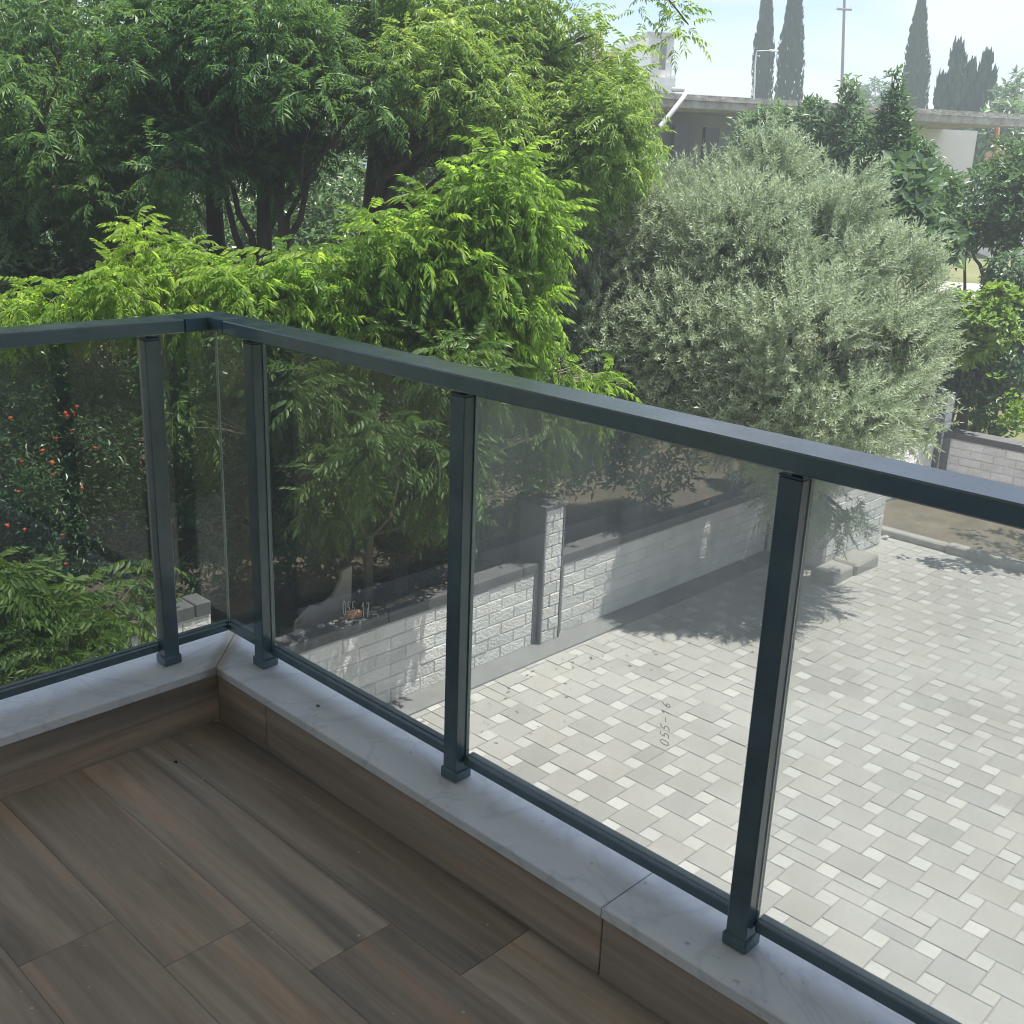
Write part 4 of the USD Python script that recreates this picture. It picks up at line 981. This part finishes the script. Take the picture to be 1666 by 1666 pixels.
# cypresses and a ragged conifer against the sky
def spire(name, label, seed, foot, tops, n, group=None, size=.22):
    rng = np.random.default_rng(seed)
    t = thing(name, label, 'tree', foot)
    part('trunk', tube([foot, np.asarray(foot) + (np.asarray(tops[0][0]) - foot) * .5, tops[0][0]], [.16, .1, .03], 7), M_bark, t, smooth=60)
    V, F, k = [], [], 0
    tot = sum(r for _, r in tops)
    vs = [blade(np.zeros(3), np.array([.25, 0, 1.0]), np.array([1.0, 0, .0]), size, size * .33, 1, .1, .2), blade(np.zeros(3), np.array([.45, .1, 1.0]), np.array([.8, .3, .0]), size * .8, size * .33, 1, .1, .2)]
    for top, r in tops:
        m = int(n * r / tot)
        h = rng.uniform(0, 1, m) ** .85
        a = rng.uniform(0, 6.283, m)
        prof = np.clip(np.minimum((1 - h) * 2.6, .35 + h * 3.2), 0.02, 1) ** .8
        wob = 1 + .30 * (meshkit.fbm(np.stack([np.cos(a) * 1.3, np.sin(a) * 1.3, h * 9], -1), 3, seed) - .5) * 2
        rad = r * prof * wob * rng.uniform(.55, 1.02, m)
        ax0 = np.asarray(foot) + np.array([0, 0, .3]); axv = np.asarray(top) - ax0
        p = ax0 + h[:, None] * axv + np.stack([np.cos(a) * rad, np.sin(a) * rad, rng.normal(0, .05, m)], -1)
        R = rotz(a + rng.normal(0, .5, m))
        V_, F_ = scatter(vs, rng.integers(0, 2, m), R, p, rng.uniform(.7, 1.3, m))
        V.append(V_); F.append(F_ + k); k += len(V_)
    part('crown', (np.vstack(V), np.vstack(F)), L_cypress, t)
def at_ground(px, D, py=300):
    p = S(px, py, D); return np.array([p[0], p[1], float(terrain_z(np.array(p[0]), np.array(p[1])))])
spire('cypress_tree', 'slim dark cypress, leftmost of the three against the sky', 61, at_ground(1233, 44), [(S(1252, -70, 44), .35)], 5600)
spire('cypress_tree', 'slim dark cypress, second from the left and closest to the utility pole', 62, at_ground(1276, 42), [(S(1296, -60, 42), .43)], 6400)
spire('cypress_tree', 'slim dark cypress standing alone right of the utility pole', 63, at_ground(1480, 44), [(S(1500, -15, 44), .45)], 6000)
fc = at_ground(1570, 40)
spire('conifer_tree', 'ragged dark conifer with several leaning tips above the flat roof', 64, fc, [(S(1556, 78, 40), .45), (S(1605, 100, 40), .35), (S(1614, 128, 40), .3), (S(1530, 140, 40), .5), (S(1580, 120, 40), .4)], 2600, size=.46)

# low far tree line
ft = np.random.default_rng(77)
for i, (px, py, D, r, lb) in enumerate(((1000, 200, 30, 1.2, 'far pale tree behind the hanging leaves left of the drain pipe'), (1640, 225, 34, 1.0, 'far tree beyond the orange post at the right edge'),
                                        (1420, 168, 60, 1.2, 'low far tree on the skyline above the flat roof, right of the utility pole'), (1700, 180, 40, 1.5, 'far tree at the right border beyond the house'))):
    mass_tree('far_tree', lb, 80 + i, LP((px, py, D, r), (px - 1768 / D * r * .8, py + 10, D, r * .7), (px + 1768 / D * r * .8, py + 12, D + .5, r * .7)), 350, L_laurel, gbase(px, D), r0=.1, size=.3, w=.12, gap=.3)

# ================================================================ BUILDINGS AND POLES BEYOND
def face_box(parent, name, m, px0, px1, D0, D1, z0, z1, depth, mtl, ch=0):
    """A wall running from the direction of px0 at distance D0 to px1 at distance D1, with thickness depth away from the viewer."""
    a, b = S(px0, 250, D0), S(px1, 250, D1)
    d = (b - a); d[2] = 0; L = np.linalg.norm(d); d /= L
    n = np.array([-d[1], d[0], 0])
    if n @ (np.array([a[0], a[1], 0]) - np.array([CAM[0], CAM[1], 0])) < 0: n = -n
    pts = [a, b, b + n * depth, a + n * depth]
    pg = Polygon([(p[0], p[1]) for p in pts])
    return part(name, prism(pg, z0, z1), mtl, parent)
lh = thing('low_house', 'long single-storey white house with a flat weathered concrete roof', 'house', at_ground(1350, 21))
zb = float(terrain_z(np.array(-8.0), np.array(18.0))) - .3
RT0, RT1 = 2.24, 2.41
face_box(lh, 'grey_wall', None, 1000, 1300, 20.2, 22.0, zb, RT0 - .003, 3, M_oldwall)
face_box(lh, 'white_wall', None, 1400, 1585, 23.6, 24.8, zb, RT0 - .003, 3, M_render)
face_box(lh, 'roof_slab', None, 1035, 1660, 18.7, 22.6, RT0, RT1, 5.5, M_slab)
face_box(lh, 'roof_edge_crust', None, 1036, 1655, 18.66, 22.55, RT1 - .05, RT1 + .035, .25, M_slab)
for a_, b_ in ((1095, 1120), (1145, 1168)):
    face_box(lh, 'window', None, a_, b_, 20.3, 20.45, 1.35, 2.0, .1, M_window)
q0, q1, q2 = S(1118, 147, 18.3), S(1112, 158, 18.2), S(1074, 206, 18.0)
part('drain_pipe', tube(np.vstack([[S(1095, 146, 18.6), S(1112, 146, 18.4)], [q0, q1], [S(1095, 180, 18.1)], [q2]]), .036, 8), M_white, lh, smooth=50)
part('porch_post', tube([S(1623, 205, 23.4), S(1614, 300, 23.3)], .05, 8), M_orange, lh)
crk = np.random.default_rng(91)
fh = thing('far_white_house', 'white house with red roof tiles half hidden behind the tall tree leaves', 'house', at_ground(965, 42))
face_box(fh, 'wall', None, 900, 985, 42, 42.5, 0, 4.6, 4, M_render)
face_box(fh, 'upper_wall', None, 935, 970, 42.4, 42.6, 4.6, 5.9, 2, M_render)
face_box(fh, 'roof', None, 965, 1002, 41.6, 41.9, 4.75, 5.15, 2, M_red)
for a_ in (905, 935, 965):
    face_box(fh, 'window', None, a_, a_ + 12, 41.9, 42.0, 3.6, 4.8, .2, M_window)
rh = thing('rooftop_house', 'pale two-storey house with a small rooftop room left of the drain pipe', 'house', at_ground(1040, 50))
face_box(rh, 'wall', None, 990, 1090, 50, 50.5, 0, 5.0, 6, M_render)
face_box(rh, 'rooftop_room', None, 1043, 1083, 50.6, 50.9, 5.0, 6.6, 3, M_render)
face_box(rh, 'rooftop_slab', None, 1040, 1087, 50.3, 50.6, 6.6, 6.78, 3.6, M_slab)
face_box(rh, 'window', None, 1064, 1072, 50.4, 50.5, 5.3, 6.3, .15, M_window)
face_box(rh, 'gable', None, 1000, 1048, 49.6, 49.8, 5.0, 6.2, 3, M_white)
for a_ in range(4):
    part('railing_bar', tube([S(1083, 100 + a_ * 12, 50.2), S(1099, 101 + a_ * 12, 50.2)], .02, 5), M_white, rh)
for a_ in (1084, 1091, 1098):
    part('railing_post', tube([S(a_, 94, 50.2), S(a_, 142, 50.2)], .02, 5), M_white, rh)
cb = thing('beige_building', 'beige building edge at the right border of the view', 'building', at_ground(1690, 36))
face_box(cb, 'wall', None, 1657, 1760, 36, 36.5, -.5, 5.4, .6, M_render)
face_box(cb, 'roof_edge', None, 1654, 1762, 35.8, 36.3, 5.4, 5.6, .9, M_slab)
sh = thing('tiled_shed', 'small shed with a reddish tiled roof at the right edge', 'shed', at_ground(1650, 27))
face_box(sh, 'wall', None, 1640, 1720, 27, 27.2, -.4, 1.75, 2, M_render)
face_box(sh, 'roof', None, 1634, 1725, 26.7, 26.9, 1.75, 1.95, 2.6, M_red)
up = thing('utility_pole', 'thin utility pole with a crossarm against the sky', 'pole', at_ground(1369, 58))
part('pole_shaft', tube([at_ground(1369, 58), S(1374, -4, 58)], [.10, .065], 8), M_pole, up, smooth=60)
part('crossarm', tube([S(1361, 14.5, 57.9), S(1386, 16, 57.9)], .05, 6), M_pole, up)
for a_ in (1363, 1384):
    part('insulator', tube([S(a_, 15, 57.9), S(a_, 10.5, 57.9)], .045, 6), M_white, up)
sl = thing('street_lamp', 'thin pale street lamp with a horizontal arm beside the leftmost cypress', 'lamp', at_ground(1226, 36))
part('lamp_post', tube([at_ground(1225, 36), S(1229, 100, 36), S(1231, 84, 36)], [.035, .022, .018], 7), M_white, sl, smooth=60)
part('lamp_arm', tube([S(1231, 83, 36), S(1252, 82, 36)], .013, 6), M_white, sl)
part('lamp_head', tube([S(1252, 82, 36), S(1266, 83.5, 36)], [.025, .035], 6), M_white, sl)
part('concrete_drive', prism(Polygon([tuple(S(*p)[:2]) for p in ((1500, 420, 19.5), (1720, 420, 19.5), (1700, 480, 16.0), (1530, 480, 15.6))]), -0.42, -0.30), M_concrete, kind='structure')

# ================================================================ AIR
M_haze = mat('thin_haze', {'v': ('principled_volume', {'color': (0.86, 0.95, 0.98), 'density': 0.005, 'anisotropy': 0.2})}, volume='v.volume')
hz = part('haze', box(-82, 82, -82, 82, G - 1.2, 12.0), M_haze, kind='stuff', label='thin pale haze in the air over the whole yard and garden', cat='haze')

for prim in stage.Traverse():
    if prim.GetCustomDataByKey('_o'):
        prim.ClearCustomDataByKey('_o')
